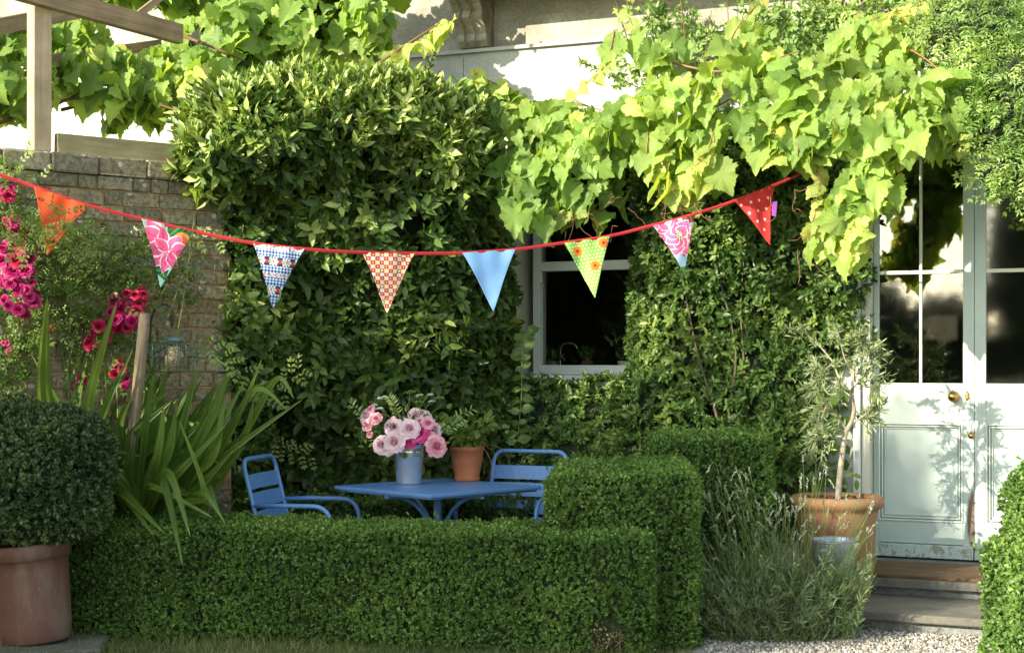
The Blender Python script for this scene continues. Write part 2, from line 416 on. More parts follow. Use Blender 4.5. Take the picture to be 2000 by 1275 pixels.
def nrm(a): return a/np.maximum(np.linalg.norm(a, axis=-1, keepdims=True), 1e-9)
def scatter(name, mat, parent, tpl, P, T, Nn, size, rnd, wid=None, world=True):
    """one mesh of many leaves; tpl may be a list of templates"""
    tpls = tpl if isinstance(tpl, list) else [tpl]
    P = np.asarray(P, float); n = len(P); T = nrm(np.asarray(T, float)); Nn = np.asarray(Nn, float)
    X = nrm(np.cross(T, Nn)); Z = np.cross(X, T)
    size = np.broadcast_to(size, (n,)).astype(float); wid = np.ones(n) if wid is None else wid
    which = rng.integers(0, len(tpls), n); VV = []; FF = []; CC = []; RR = []; base = 0
    for ti, (tv, tf) in enumerate(tpls):
        ix = np.where(which == ti)[0]
        if len(ix) == 0: continue
        s = size[ix][:,None,None]; w = wid[ix][:,None,None]
        v = P[ix][:,None,:] + s*(w*tv[None,:,0:1]*X[ix][:,None,:] + tv[None,:,1:2]*T[ix][:,None,:] + tv[None,:,2:3]*Z[ix][:,None,:])
        flat = np.concatenate([np.array(f) for f in tf]); cnt = np.array([len(f) for f in tf])
        FF.append((flat[None,:] + (base+np.arange(len(ix))*len(tv))[:,None]).ravel()); CC.append(np.tile(cnt, len(ix)))
        VV.append(v.reshape(-1,3)); off = np.zeros(len(tv))
        if len(tv) > 24: off = np.where(np.arange(len(tv))%3 == 0, .16, -.06); off[1] = .05
        RR.append(np.clip(np.repeat(np.asarray(rnd)[ix], len(tv))+np.tile(off, len(ix)),0,1)); base += len(ix)*len(tv)
    me = mesh_np(name, np.concatenate(VV), np.concatenate(FF), np.concatenate(CC), np.concatenate(RR))
    return link(name, me, mat, parent, world)

def lump(P, f=2.2, seed=0.0):
    x, y, z = P[:,0]*f+seed, P[:,1]*f+seed*1.7, P[:,2]*f-seed
    return (np.sin(1.7*x+1.3*np.sin(2.1*z))+np.sin(2.3*y+1.1*np.sin(1.9*x)+.7)+np.sin(2.9*z+1.2*np.sin(2.6*y)+1.9))/3

def blob_pts(blobs, dens, shell=(.8,1.05), ymax=.45, lumpa=.12, lf=2.2, seed=0., inner=.85, zmin=-9):
    """sample the skin of a union of ellipsoids; returns points and outward normals"""
    PP = []; NN = []
    for i, (c, r) in enumerate(blobs):
        c = np.array(c); r = np.array(r); p = 1.6075
        A = 4*math.pi*(((r[0]*r[1])**p+(r[0]*r[2])**p+(r[1]*r[2])**p)/3)**(1/p)
        n = max(4, int(A*dens)); d = nrm(rng.normal(size=(n*2,3)))
        w = np.linalg.norm(d/r, axis=1)*min(r); keep = rng.random(len(d)) < w  # area-uniform
        d = d[keep]; d = d[:n] if len(d) > n else d
        rad = rng.uniform(shell[0], shell[1], len(d))[:,None]
        pt = c+d*r; rad = rad*(1+lumpa*lump(pt, lf, seed))[:,None]
        pt = c+d*r*rad; nn = nrm(d/r)
        ok = (nn[:,1] < ymax) & (pt[:,2] > zmin)
        for j, (c2, r2) in enumerate(blobs):
            if j != i: ok &= (np.linalg.norm((pt-np.array(c2))/(np.array(r2)*inner), axis=1) > 1)
        PP.append(pt[ok]); NN.append(nn[ok])
    return np.concatenate(PP), np.concatenate(NN)

def E(px, py, Y, rx, ry, rd):
    return (W(px, py, Y), (rx/F*Y, rd, ry/F*Y))

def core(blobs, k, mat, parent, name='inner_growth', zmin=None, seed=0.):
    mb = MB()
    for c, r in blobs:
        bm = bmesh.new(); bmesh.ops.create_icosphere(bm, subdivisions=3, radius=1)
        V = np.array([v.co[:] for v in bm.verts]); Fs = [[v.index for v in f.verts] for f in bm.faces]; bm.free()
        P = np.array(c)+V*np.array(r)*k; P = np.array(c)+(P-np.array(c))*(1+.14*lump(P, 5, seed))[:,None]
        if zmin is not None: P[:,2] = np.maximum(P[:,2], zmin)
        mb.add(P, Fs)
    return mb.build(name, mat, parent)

def whorl(P, D, k, phi=(.6,1.3), jit=.25):
    """k leaves around each shoot direction D; returns P,T,N,shoot index"""
    n = len(P); D = nrm(D); a = np.where(np.abs(D[:,2:3]) < .9, np.array([[0,0,1.]]), np.array([[1.,0,0]]))
    u = nrm(np.cross(D, a)); v = np.cross(D, u)
    idx = np.repeat(np.arange(n), k); th = np.tile(np.arange(k)*2.399, n)+rng.uniform(0,6.28,n)[idx]+rng.normal(0,jit,n*k)
    ph = rng.uniform(phi[0], phi[1], n*k)
    q = np.cos(th)[:,None]*u[idx]+np.sin(th)[:,None]*v[idx]
    T = D[idx]*np.cos(ph)[:,None]+q*np.sin(ph)[:,None]; Nn = D[idx]*np.sin(ph)[:,None]-q*np.cos(ph)[:,None]
    T += rng.normal(0,jit*.5,(n*k,3)); Nn += rng.normal(0,jit*.5,(n*k,3))
    return P[idx], T, Nn, idx

def bush(name, parent, mat, tpl, blobs, dens, k, size, outw=.8, up=.4, rj=.5, seed=0., phi=(.6,1.3), wide=1., toplit_growth=None, **kw):
    P, Nn = blob_pts(blobs, dens, seed=seed, **kw)
    D = Nn*outw+np.array([0,0,up])+rng.normal(0,rj,P.shape)
    P2, T, N2, idx = whorl(P, D, k, phi)
    step = rng.uniform(0,1,len(P2))
    P2 = P2 + nrm(D)[idx]*(step*size*.8)[:,None]
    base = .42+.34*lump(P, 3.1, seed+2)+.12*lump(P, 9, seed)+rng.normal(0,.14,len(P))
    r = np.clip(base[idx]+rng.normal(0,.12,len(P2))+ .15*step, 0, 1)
    if toplit_growth: r = np.clip(r+.42*np.clip((P2[:,2]-toplit_growth[0])/(toplit_growth[1]-toplit_growth[0]),0,1)*rng.random(len(P2))**.5, 0, 1)  # leaves paler with height: new growth plus sunlight painted into the tone
    sz = size*rng.uniform(.65,1.2,len(P2))
    return scatter(name, mat, parent, tpl, P2, T, N2, sz, r, wid=np.full(len(P2), wide))

# ------------------------------------------------------------------ camera, world, sun
cam = bpy.data.cameras.new('camera'); co = bpy.data.objects.new('camera', cam); COL.objects.link(co)
co.location = (0,0,H); co.rotation_euler = (R(90),0,0)
cam.sensor_width = 36; cam.lens = 36*F/2000; cam.shift_y = (HY-637.5)/2000; cam.clip_end = 900; cam.clip_start = .05
cam.dof.use_dof = True; cam.dof.focus_distance = 8.9; cam.dof.aperture_fstop = 11
scene.camera = co
SAZ, SEL = 50, 19     # degrees: direction of the sun from -Y towards -X, and its height
to_sun = Vector((-math.sin(R(SAZ))*math.cos(R(SEL)), -math.cos(R(SAZ))*math.cos(R(SEL)), math.sin(R(SEL))))
wd = bpy.data.worlds.new('World'); scene.world = wd; wd.use_nodes = True
nt = wd.node_tree; bg = nt.nodes['Background']
sky = nt.nodes.new('ShaderNodeTexSky'); sky.sky_type = 'NISHITA'; sky.sun_disc = False
sky.sun_elevation = R(SEL); sky.sun_rotation = math.atan2(to_sun.x, to_sun.y)
sky.air_density = 1.0; sky.dust_density = .6; sky.ozone_density = 1.0
hs_ = nt.nodes.new('ShaderNodeHueSaturation'); hs_.inputs['Saturation'].default_value = .6; nt.links.new(sky.outputs[0], hs_.inputs['Color'])
wm = mix(nt, 1.0, hs_.outputs[0], (1.0,.99,.89), 'MULTIPLY'); nt.links.new(wm, bg.inputs[0]); bg.inputs[1].default_value = .15
sl = bpy.data.lights.new('sun', 'SUN'); sl.energy = 4.2; sl.angle = R(.55); sl.color = (1,.89,.68)
so = bpy.data.objects.new('sun', sl); COL.objects.link(so); so.rotation_euler = to_sun.to_track_quat('Z', 'Y').to_euler(); so.location = (-6,-6,8)
vs = scene.view_settings; vs.view_transform = 'Standard'; vs.look = 'None'; vs.exposure = 1.6; vs.gamma = 1
scene.render.engine = 'CYCLES'
# ------------------------------------------------------------------ ground
def sheet(name, pts, z, mat, kind='structure', n=1):
    me = bpy.data.meshes.new(name)
    me.from_pydata([(p[0], p[1], z) for p in pts], [], [tuple(range(len(pts)))]); me.update()
    return tag(link(name, me, mat), kind=kind)
def mat_ground():
    m, nt, b, out = new_mat('lawn_turf'); oc = objc(nt)
    n1 = noise(nt, 1.5, 8, .7, oc); rp = ramp(nt, [(.3,(.05,.07,.02)),(.7,(.13,.14,.05))]); nt.links.new(n1.outputs['Fac'], rp.inputs[0])
    nt.links.new(rp.outputs[0], b.inputs['Base Color']); b.inputs['Roughness'].default_value = 1
    bump(nt, b, noise(nt, 80, 4, .7, oc).outputs['Fac'], .8, .02); return m
def mat_gravel():
    m, nt, b, out = new_mat('gravel_bed'); oc = objc(nt)
    v = nt.nodes.new('ShaderNodeTexVoronoi'); v.inputs['Scale'].default_value = 70; nt.links.new(oc, v.inputs['Vector'])
    sc = nt.nodes.new('ShaderNodeSeparateColor'); nt.links.new(v.outputs['Color'], sc.inputs[0])
    rp = ramp(nt, [(0,(.14,.13,.11)),(.5,(.30,.28,.24)),(1,(.46,.44,.40))]); nt.links.new(sc.outputs[0], rp.inputs[0])
    nt.links.new(rp.outputs[0], b.inputs['Base Color']); b.inputs['Roughness'].default_value = 1
    bump(nt, b, v.outputs['Distance'], .8, -.01); return m
M['turf'] = mat_ground(); M['gravelbed'] = mat_gravel()
sheet('lawn', [(-400,-400),(400,-400),(400,400),(-400,400)], 0, M['turf'])
sheet('gravel_path', [(.85,5.5),(6,3.5),(6,9.2),(1.0,10.9),(.85,8.6)], .006, M['gravelbed'])
sheet('terrace_soil', [(-3.4,8.75),(.84,8.45),(.98,10.92),(-1.6,11.9),(-3.4,12)], .008, M['soil'])

# gravel stones
gp = np.stack([rng.uniform(1.0,3.2,9000), rng.uniform(7.7,9.3,9000), np.full(9000,.012)], 1)
gv = np.array([(-.5,-.4,-.3),(.5,-.45,-.3),(.55,.4,-.3),(-.45,.5,-.3),(-.35,-.3,.3),(.3,-.35,.35),(.35,.3,.28),(-.3,.35,.33)]); gf = [(0,1,5,4),(1,2,6,5),(2,3,7,6),(3,0,4,7),(4,5,6,7)]
gm = plain('gravel_stone', (.5,.48,.42), .95, var=.3, sc=90)
ntm = gm.node_tree; bb = [n for n in ntm.nodes if n.type == 'BSDF_PRINCIPLED'][0]
at = N(ntm, 'ShaderNodeAttribute', attribute_name='rnd'); rp = ramp(ntm, [(0,(.12,.11,.09)),(.3,(.26,.24,.20)),(.7,(.40,.38,.34)),(1,(.6,.58,.54))]); ntm.links.new(at.outputs['Fac'], rp.inputs[0]); ntm.links.new(rp.outputs[0], bb.inputs['Base Color'])
T = rng.normal(size=(9000,3)); T[:,2] *= .25
tag(scatter('gravel', gm, None, (gv,gf), gp, T, np.array([[0,0,1.]])+rng.normal(0,.25,(9000,3)), rng.uniform(.007,.018,9000), rng.random(9000)), kind='stuff', label='pale crunchy gravel at the foot of the stone steps', cat='gravel')
# short lawn blades in the lower left
n = 30000; gx = rng.uniform(-3.2,.95,n); gy = rng.uniform(7.3,8.8,n)
gP = np.stack([gx, gy, np.zeros(n)], 1); gT = np.array([[0,0,1.]])+rng.normal(0,.55,(n,3)); gN = rng.normal(size=(n,3)); 
tag(scatter('grass', M['grass'], None, tpl_blade(), gP, gT, gN, rng.uniform(.02,.065,n), np.clip(.4+.3*lump(gP,2)+rng.normal(0,.22,n),0,1), wid=np.full(n,1.3)), kind='stuff', label='short dry lawn grass in front of the low hedge', cat='grass')

# ------------------------------------------------------------------ the house (local frame: x along wall, -y outwards)
HA = R(24); HO = np.array([2.63,10.2,0.]); cA, sA = math.cos(HA), math.sin(HA)
def S(px, d=0.): k = (px-1000)/F; return (k*(10.2+d*cA)-2.63-d*sA)/(cA+k*sA)
def YW(px, d=0.): s = S(px, d); return 10.2-s*sA+d*cA
def ZW(px, py, d=0.): return H-(py-HY)*YW(px, d)/F
def HWd(s, d, z): return np.array([2.63+s*cA+d*sA, 10.2-s*sA+d*cA, z])
house = empty('stone_house', HO, -HA, 'pale rendered stone country house with sash window and painted garden doors', 'house')
SL, SR = -9.0, 5.5
wz0 = ZW(1150,741); ws0, ws1 = S(998), S(1352); wz1 = ZW(1000,262)          # window opening
ds0, ds1 = S(1682), S(2128); dz1 = ZW(1800,292); LZ = 3.73                  # door opening, ledge height
TH = .45
def hb(name, boxes, mat, parent=house, bev=0, jit=0):
    mb = MB()
    for b in boxes: mb.box(*b, bev=bev, jit=jit)
    return mb.build(name, mat, parent, world=False)
hb('wall', [(SL,ws0,0,TH,-.2,LZ),(ws0,ws1,0,TH,-.2,wz0),(ws0,ws1,0,TH,wz1,LZ),(ws1,ds0,0,TH,-.2,LZ),(ds0,ds1,0,TH,dz1,LZ),(ds1,SR,0,TH,-.2,LZ)], M['ashlar'])
hb('upper_wall', [(SL,SR,.07,TH+.004,LZ-.003,7.0)], M['stucco'])
hb('string_course', [(SL,SR,-.035,.068,LZ-.002,LZ+.022)], M['ashlar'])
hb('window_lintel', [(ws0-.28,ws1+.28,-.018,-.001,wz1+.01,wz1+.22)], M['ashlar'])
for s in (S(905),S(1180),S(720),S(1480)): joint = MB(); joint.box(s-.002,s+.002,-.0015,.002,wz1+.26,LZ-.03); joint.build('stone_joint', M['riser'], house, world=False)
hb('balcony', [(S(880),SR-.5,-.62,.066,4.22,4.38),(S(880)+.03,SR-.55,-.55,.064,4.13,4.217)], M['stone_trim'])
hb('raised_panel', [(S(1022),S(1640),.045,.069,LZ+.03,ZW(1022,30))], M['stucco'])
# scrolled corbel
cor = MB(); c0, c1 = S(903), S(958)
prof = [(.07,LZ+.02),(-.02,LZ+.03),(-.06,LZ+.07),(-.055,LZ+.12),(-.09,LZ+.17),(-.15,LZ+.22),(-.13,LZ+.27),(-.16,LZ+.31),(-.25,LZ+.36),(-.37,LZ+.42),(-.42,LZ+.50),(.07,LZ+.50)]
def prism(mb, prof, x0, x1):
    n = len(prof); V = [(x0,y,z) for y,z in prof]+[(x1,y,z) for y,z in prof]
    mb.add(V, [tuple(range(n)), tuple(range(2*n-1,n-1,-1))]+[(i,n+i,n+(i+1)%n,(i+1)%n)[::-1] for i in range(n)])
w3 = (c1-c0)
prism(cor, prof, c0, c1)
for a in (.0,.36,.76):
    p2 = [(y-(.022 if y < .05 else 0), z+.003) for y, z in prof[1:-1]]+[(.06,LZ+.49),(.06,LZ+.03)]
    prism(cor, p2, c0+a*w3, c0+(a+.24)*w3)
cor.box(c0-.03,c1+.03,-.45,.066,LZ+.497,LZ+.56,bev=.008)
corb = cor.build('corbel', M['stone_trim'], house, world=False)
# dark room behind the openings
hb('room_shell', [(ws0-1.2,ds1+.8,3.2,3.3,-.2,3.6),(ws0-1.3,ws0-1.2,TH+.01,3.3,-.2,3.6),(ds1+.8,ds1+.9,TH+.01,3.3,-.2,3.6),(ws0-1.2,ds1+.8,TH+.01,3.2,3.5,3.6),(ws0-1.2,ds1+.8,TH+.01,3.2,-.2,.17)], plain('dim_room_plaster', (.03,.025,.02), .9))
# sash window, set 0.24 back
WD = .22
win = empty('window'); win.parent = house
def wb(name, boxes, mat, parent=win, bev=.004):
    mb = MB()
    for b in boxes: mb.box(*b, bev=bev)
    return mb.build(name, mat, parent, world=False)
f0 = ws0+.015; g0 = S(1060,WD+.05); g1 = ws1-(g0-ws0)
zs = ZW(1150,713,WD); zr0, zr1 = ZW(1100,529,WD), ZW(1100,511,WD)
wb('frame', [(S(1043,WD),S(1051,WD)+.02,WD-.02,WD+.10,wz0+.04,wz1-.004),(ws1-(S(1051,WD)-ws0),ws1-.004,WD-.02,WD+.10,wz0+.04,wz1-.004),(S(1043,WD)+.03,ws1-.1,WD-.02,WD+.09,wz1-.1,wz1-.006)], M['white'])
wb('lower_sash', [(S(1052,WD),g0,WD+.02,WD+.065,zs-.02,zr0+.0),(g1,ws1-(S(1052,WD)-ws0),WD+.02,WD+.065,zs-.02,zr0),(S(1052,WD)+.002,ws1-.1,WD+.023,WD+.062,zs-.05,zs)], M['white'])
wb('upper_sash', [(S(1049,WD),S(1056,WD),WD-.0,WD+.055,zr1,wz1-.09),(S(1049,WD),ws1-.06,WD-.015,WD+.05,zr0,zr1)], M['white'])
hn = MB(); prism(hn, [(WD+.018,zr0-.002),(WD-.012,zr0-.002),(WD-.012,zr0-.03),(WD-.002,zr0-.055),(WD-.008,zr0-.075),(WD+.018,zr0-.09)], S(1052,WD)+.004, S(1052,WD)+.028)
hn.build('sash_horn', M['white'], win, world=False)
wb('sill', [(S(1043,WD)-.02,ws1+.02,-.05,WD+.06,wz0-.045,wz0+.03),(S(1043,WD)+.0,ws1-.004,WD-.03,WD+.09,wz0+.032,zs-.048)], M['white'], bev=.008)
wb('architrave', [(S(986),S(993)+.01,-.03,.006,wz0-.02,wz1+.02)], M['white'])
wb('reveal_lining', [(ws0+.0005,ws0+.010,.003,WD+.10,wz0+.032,wz1-.002)], M['cream'])
wb('pane', [(g0-.004,g1+.004,WD+.045,WD+.049,zs-.004,zr0+.002)], M['glass'], bev=0)
wb('pane', [(S(1055,WD),ws1-.07,WD+.03,WD+.034,zr1-.002,wz1-.09)], M['glass'], bev=0)

# double garden door
DD = .10
def Sd(px): return S(px, DD)
def Zd(py, px=1800): return ZW(px, py, DD)
zb = Zd(1088); zt = Zd(303)
frame = hb('door_frame', [(ds0+.002,Sd(1705),.0,.16,.2,dz1-.004),(Sd(2103),ds1-.002,.0,.16,.2,dz1-.004),(Sd(1705)+.001,Sd(2103)-.001,.02,.16,zt+.006,dz1-.006)], M['cream'], bev=.005)
hb('architrave', [(S(1668),ds0-.001,-.035,.0015,.12,dz1+.06),(ds1+.001,ds1+.06,-.035,.0015,.12,dz1+.06),(ds0,ds1,-.04,-.002,dz1+.002,dz1+.07)], M['white'], bev=.006)
hb('pilaster', [(S(1606),S(1640),-.02,-.002,.1,2.6)], M['ashlar'], bev=.006)
hb('threshold', [(Sd(1700),Sd(2106),-.06,.2,.1,zb-.012)], M['riser'], bev=.006)
def leaf(x0, x1, left):
    d = empty('door'); d.parent = house
    w = x1-x0; st = .062; mt = Sd(1905)-Sd(1882)-.004
    a, b = (x0+st*.55, x1-mt) if left else (x0+mt, x1-st*.55)
    zg0, zg1 = Zd(748), Zd(311); zp0, zp1 = Zd(1014), Zd(829); y0, y1 = DD, DD+.045
    stb = (Sd(1895)+.012, Zd(1010), .035, .20) if left else None
    dm = mat_paint('duck_egg_door_paint', (.42,.51,.49), .05, (.45,.42,.36), stb) if left else M['door']
    mb = MB()
    for bx in [(x0,a,y0,y1,zb,zt),(b,x1,y0,y1,zb,zt),(a+.0005,b-.0005,y0+.001,y1,zg1,zt-.001),(a+.0005,b-.0005,y0+.001,y1,zp1+.012,zg0),(a+.0005,b-.0005,y0+.001,y1,zb+.09,zp0-.012)]: mb.box(*bx, bev=.003)
    mb.build('stiles_and_rails', dm, d, world=False)
    mb = MB(); mb.box(x0+.002,x1-.002,y0-.022,y1,zb,zb+.086,bev=.006); mb.build('weather_board', M['door_old'], d, world=False)
    pb = .035 if left else .035
    pa, pc = a+pb, b-pb
    mb = MB(); mb.box(a,b,y0+.028,y1-.004,zp0-.013,zp1+.013); pn = mb.build('panel', M['door'], d, world=False)
    mb = MB()
    for k, (o, t) in enumerate(((0,.011),(.018,.009),(.036,.006))):
        X0,X1,Z0,Z1 = a+o,b-o,zp0-.012+o,zp1+.012-o; h = y0-.010+.012*k
        mb.box(X0,X0+t,h,y0+.034,Z0,Z1,bev=.002); mb.box(X1-t,X1,h,y0+.034,Z0,Z1,bev=.002); mb.box(X0+t,X1-t,h,y0+.034,Z0,Z0+t,bev=.002); mb.box(X0+t,X1-t,h,y0+.034,Z1-t,Z1,bev=.002)
    mb.build('panel_moulding', M['bead'], pn if False else d, world=False)
    mb = MB(); xm = (a+b)/2; zm = (Zd(527)+Zd(536))/2
    for bx in [(xm-.009,xm+.009,y0+.006,y0+.034,zg0,zm-.012),(xm-.009,xm+.009,y0+.006,y0+.034,zm+.012,zg1),(a,b,y0+.005,y0+.035,zm-.012,zm+.012)]: mb.box(*bx, bev=.004)
    mb.build('glazing_bar', M['cream'], d, world=False)
    for (p, q, z0, z1) in ((a,xm-.008,zg0,zm-.011),(xm+.008,b,zg0,zm-.011),(a,xm-.008,zm+.011,zg1),(xm+.008,b,zm+.011,zg1)):
        mb = MB(); mb.box(p,q,y0+.02,y0+.024,z0,z1); mb.build('pane', M['doorglass'], d, world=False)
    if left:
        kx, kz = Sd(1863), Zd(774); MY = Matrix.Translation((kx,y0,kz)) @ Matrix.Rotation(R(90),4,'X')
        kb = MB(); kb.lathe([(.0,.055),(.018,.053),(.031,.043),(.034,.034),(.03,.024),(.016,.017),(.012,.012),(.012,.0)], M=MY, n=28); kb.lathe([(0,.006),(.034,.005),(.038,0)], M=MY, n=28); kb.build('knob', M['brass'], d, world=False)
    else:
        kx, kz = Sd(1889), Zd(772); MY = Matrix.Translation((kx,y0,kz)) @ Matrix.Rotation(R(90),4,'X') @ Matrix.Diagonal((.45,1,1,1))
        kb = MB(); kb.lathe([(0,.009),(.02,.008),(.028,.004),(.031,0)], M=MY, n=24); kb.box(kx-.006,kx+.008,y0-.018,y0-.004,kz-.02,kz+.02,bev=.002); kb.build('keyhole_cover', M['brass'], d, world=False)
        kx, kz = Sd(1897), Zd(849); MY = Matrix.Translation((kx,y0,kz)) @ Matrix.Rotation(R(90),4,'X')
        kb = MB(); kb.lathe([(0,.012),(.014,.01),(.02,.005),(.021,0)], M=MY, n=24); kb.lathe([(0,.02),(.008,.018),(.008,.008)], c=(0,.02,0), M=MY, n=12); kb.build('ring_pull', M['brass'], d, world=False)
    return d
xm_ = Sd(1903)
leaf(Sd(1706), xm_-.0015, True); leaf(xm_+.0015, Sd(2102), False)

# things on the kitchen window ledge inside
def ledge_plant(s, z, h, lab, pot_m, grp):
    t = empty('windowsill_plant', HWd(s, WD+.22, z), -HA, lab, 'potted plant')
    mb = MB(); mb.lathe([(0,0),(.035,0),(.045,.08),(.04,.08),(.036,.07),(0,.07)], n=20); mb.build('pot', pot_m, t, world=False)
    P = np.array([[0,0,.07]])+rng.normal(0,.012,(70,3))*[1,1,0]; T = np.array([[0,0,1.]])+rng.normal(0,.45,(70,3))
    up = rng.uniform(.0,h,70)[:,None]; P2 = P+nrm(T)*up
    scatter('foliage', M['laurel'], t, tpl_oval(.35), P2, T+rng.normal(0,.4,(70,3)), rng.normal(size=(70,3)), rng.uniform(.04,.07,70), rng.random(70), world=False)
zl = zs-.05
hb('inner_sill', [(ws0,ws1,WD+.10,WD+.34,zl-.05,zl)], M['white'], win)
ledge_plant(S(1078,WD+.2), zl, .10, 'small plant in a grey pot at the left end inside the kitchen window', M['galv_dull'], None)
ledge_plant(S(1216,WD+.2), zl, .20, 'taller leafy plant in a white pot inside the kitchen window at right', plain('glazed_white', (.7,.72,.7), .3), None)
ledge_plant(S(1145,WD+.2), zl, .09, 'low spiky plant midway along the inside kitchen window ledge', M['terra_dark'], None)
tp = empty('kitchen_tap', HWd(S(1100,WD+.45), WD+.45, 0), -HA, 'thin swan-neck tap seen through the dark kitchen window', 'tap')
mb = MB(); mb.tube(smooth_path([(-.02,0,zl-.1),(-.02,0,zl+.16),(.02,0,zl+.21),(.09,0,zl+.205),(.115,0,zl+.17)]), .007); mb.build('spout', M['galv'], tp, world=False)
mb = MB(); mb.box(-.05,.01,-.02,.02,zl-.14,zl-.098,bev=.006); mb.build('base', M['galv'], tp, world=False)

# ------------------------------------------------------------------ steps and doormat
def hs(name, boxes, mat, parent):
    mb = MB()
    for b in boxes: mb.box(*b, bev=.008, jit=.002)
    return mb.build(name, mat, parent, world=False)
steps = empty('stone_steps', HO, -HA, 'two worn grey flagstone steps leading up to the garden doors', 'steps')
z1, z2 = .115, .215
hs('tread', [(S(1640),S(1722)+.02,-.86,-.001,z2-.05,z2),(S(1722)+.026,S(2150),-.87,-.001,z2-.05,z2)], M['flag'], steps)
hs('riser', [(S(1640),S(2150),-.80,-.01,0,z2-.052)], M['riser'], steps)
hs('tread', [(S(1560),S(1652)+.04,-1.52,-.803,z1-.045,z1),(S(1652)+.046,S(2170),-1.54,-.805,z1-.045,z1)], M['flag'], steps)
hs('riser', [(S(1560),S(2170),-1.47,-.81,-.02,z1-.047)], M['riser'], steps)
dm = MB(); dm.box(S(1712)+.03,S(2040),-.83,-.17,z2+.001,z2+.02,bev=.004)
o = dm.build('doormat', M['coir'], None); o.location = HO; o.rotation_euler = (0,0,-HA)
tag(o, 'worn brown coir doormat across the top step below the doors', 'doormat')

# ------------------------------------------------------------------ brick garden wall
b_dir = np.array([.777,.629]); b_n = np.array([.629,-.777]); b0 = np.array([-2.33,9.15])
def bw(t, d=0, z=0): p = b0+b_dir*t+b_n*d; return np.array([p[0], p[1], z])
BA = math.atan2(b_dir[1], b_dir[0])
wall = empty('brick_wall', bw(0), BA, 'weathered lichen-spotted brick garden wall at the left', 'wall')
BT = 2.68; t0, t1 = -2.6, .80; ch = .0875
mb = MB()
zc = BT-.11; row = 0
while zc > -.05:
    x = t0 - random.random()*.2
    while x < t1:
        L = random.choice([.215,.225,.235,.11]) if row % 3 else random.choice([.22,.11,.23])
        x2 = min(x+L, t1)
        pr = random.uniform(-.006,.006)
        if x2-x > .05: mb.box(x+.004,x2-.004,-.012+pr,.04,zc-ch+.009,zc-.003,jit=.0035,bev=.006)
        x = x2+.003
    zc -= ch; row += 1
mb.build('brickwork', M['brick'], wall, world=False)
mb = MB(); mb.box(t0,t1,.0,.22,-.1,BT-.112); mb.build('mortar_bed', M['mortar'], wall, world=False)
mb = MB(); x = t0
while x < t1:
    L = random.uniform(.24,.3); mb.box(x+.003,min(x+L,t1)-.003,-.035,.25,BT-.108,BT+random.uniform(-.006,.003),jit=.004,bev=.01); x += L
mb.build('coping', M['brick'], wall, world=False)

# ------------------------------------------------------------------ timber pergola
perg = empty('timber_pergola', bw(-.35,0,BT), 0, 'weathered square-sawn timber pergola standing on the brick wall', 'pergola')
def beam(name, a, b, w, h, mat, parent=perg):
    a = Vector(a); b = Vector(b); L = (b-a).length; q = (b-a).to_track_quat('X','Z')
    mb = MB(); mb.box(-L/2,L/2,-w/2,w/2,-h/2,h/2,bev=.006,jit=.001)
    o = mb.build(name, mat, None); o.location = (a+b)/2 - Vector(perg.location); o.rotation_euler = q.to_euler(); o.parent = parent; return o
# post
o_ = MB(); o_.box(-.052,.052,-.052,.052,0,1.02,bev=.005); po = o_.build('post', M['wood_z'], None); po.parent = perg; po.location = Vector(bw(-.385,-.06,BT+.005))-Vector(perg.location); po.rotation_euler = (0,0,BA)
beam('rail', bw(-.30,-.03,BT+.055), bw(.66,-.03,BT+.055), .05, .115, M['wood_g'])
A = W(-80,-52,8.4); B_ = W(352,68,9.75)
beam('top_beam', A, B_, .06, .118, M['wood_x'])
beam('cross_beam', W(-80,68,9.3), W(190,14,10.4), .06, .10, M['wood_x'])
beam('cross_beam', W(60,125,10.0), W(310,90,11.2), .06, .085, M['wood_x'])
beam('brace', W(262,36,9.6), W(318,-8,9.75), .03, .045, M['wood_x'])
beam('cross_beam', W(-30,128,10.1), W(74,112,10.6), .06, .085, M['wood_x'])
# ------------------------------------------------------------------ planting
OV = tpl_oval(.42); OVW = tpl_oval(.5); SM = tpl_small(.55); VT = [tpl_vine(i) for i in range(6)]
def plant(name, px, py, Y, label, cat, group=None):
    p = W(px, py, Y); p[2] = 0
    return empty(name, p, 0, label, cat, group)
def branches(name, parent, mat, paths, r0=.012, r1=.004, n=6):
    if 1 < len(paths) <= 14:
        for p in paths: branches(name, parent, mat, [p], r0, r1, n)
        return
    mb = MB()
    for p in paths:
        q = smooth_path(p, 6); mb.tube(q, list(np.linspace(r0, r1, len(q))), n)
    return mb.build(name, mat, parent)

# laurel
lau = plant('laurel_shrub', 650, 950, 10.7, 'big glossy dark green laurel with sunlit pale tips between brick wall and window', 'shrub')
LB = [E(500,285,9.75,120,90,.42), E(620,270,10.1,150,95,.5), E(750,270,10.3,130,85,.5), E(850,320,10.45,95,110,.45), E(640,430,10.35,235,190,.5), E(700,640,10.6,265,240,.55),
      E(575,790,10.75,140,220,.42), E(740,850,10.8,240,220,.42), E(890,560,10.75,90,250,.4), E(905,800,10.8,90,200,.35), E(480,480,9.95,80,110,.32), E(470,660,9.95,75,150,.3), E(440,850,10.15,70,120,.22), E(430,320,9.55,55,55,.28)]
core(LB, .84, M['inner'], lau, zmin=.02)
bush('foliage', lau, M['laurel'], OV, LB, 430, 8, .102, toplit_growth=(2.3,2.9), outw=.8, up=.5, rj=.55, seed=1.3, shell=(.86,1.05), inner=.88, zmin=.0, ymax=.5)
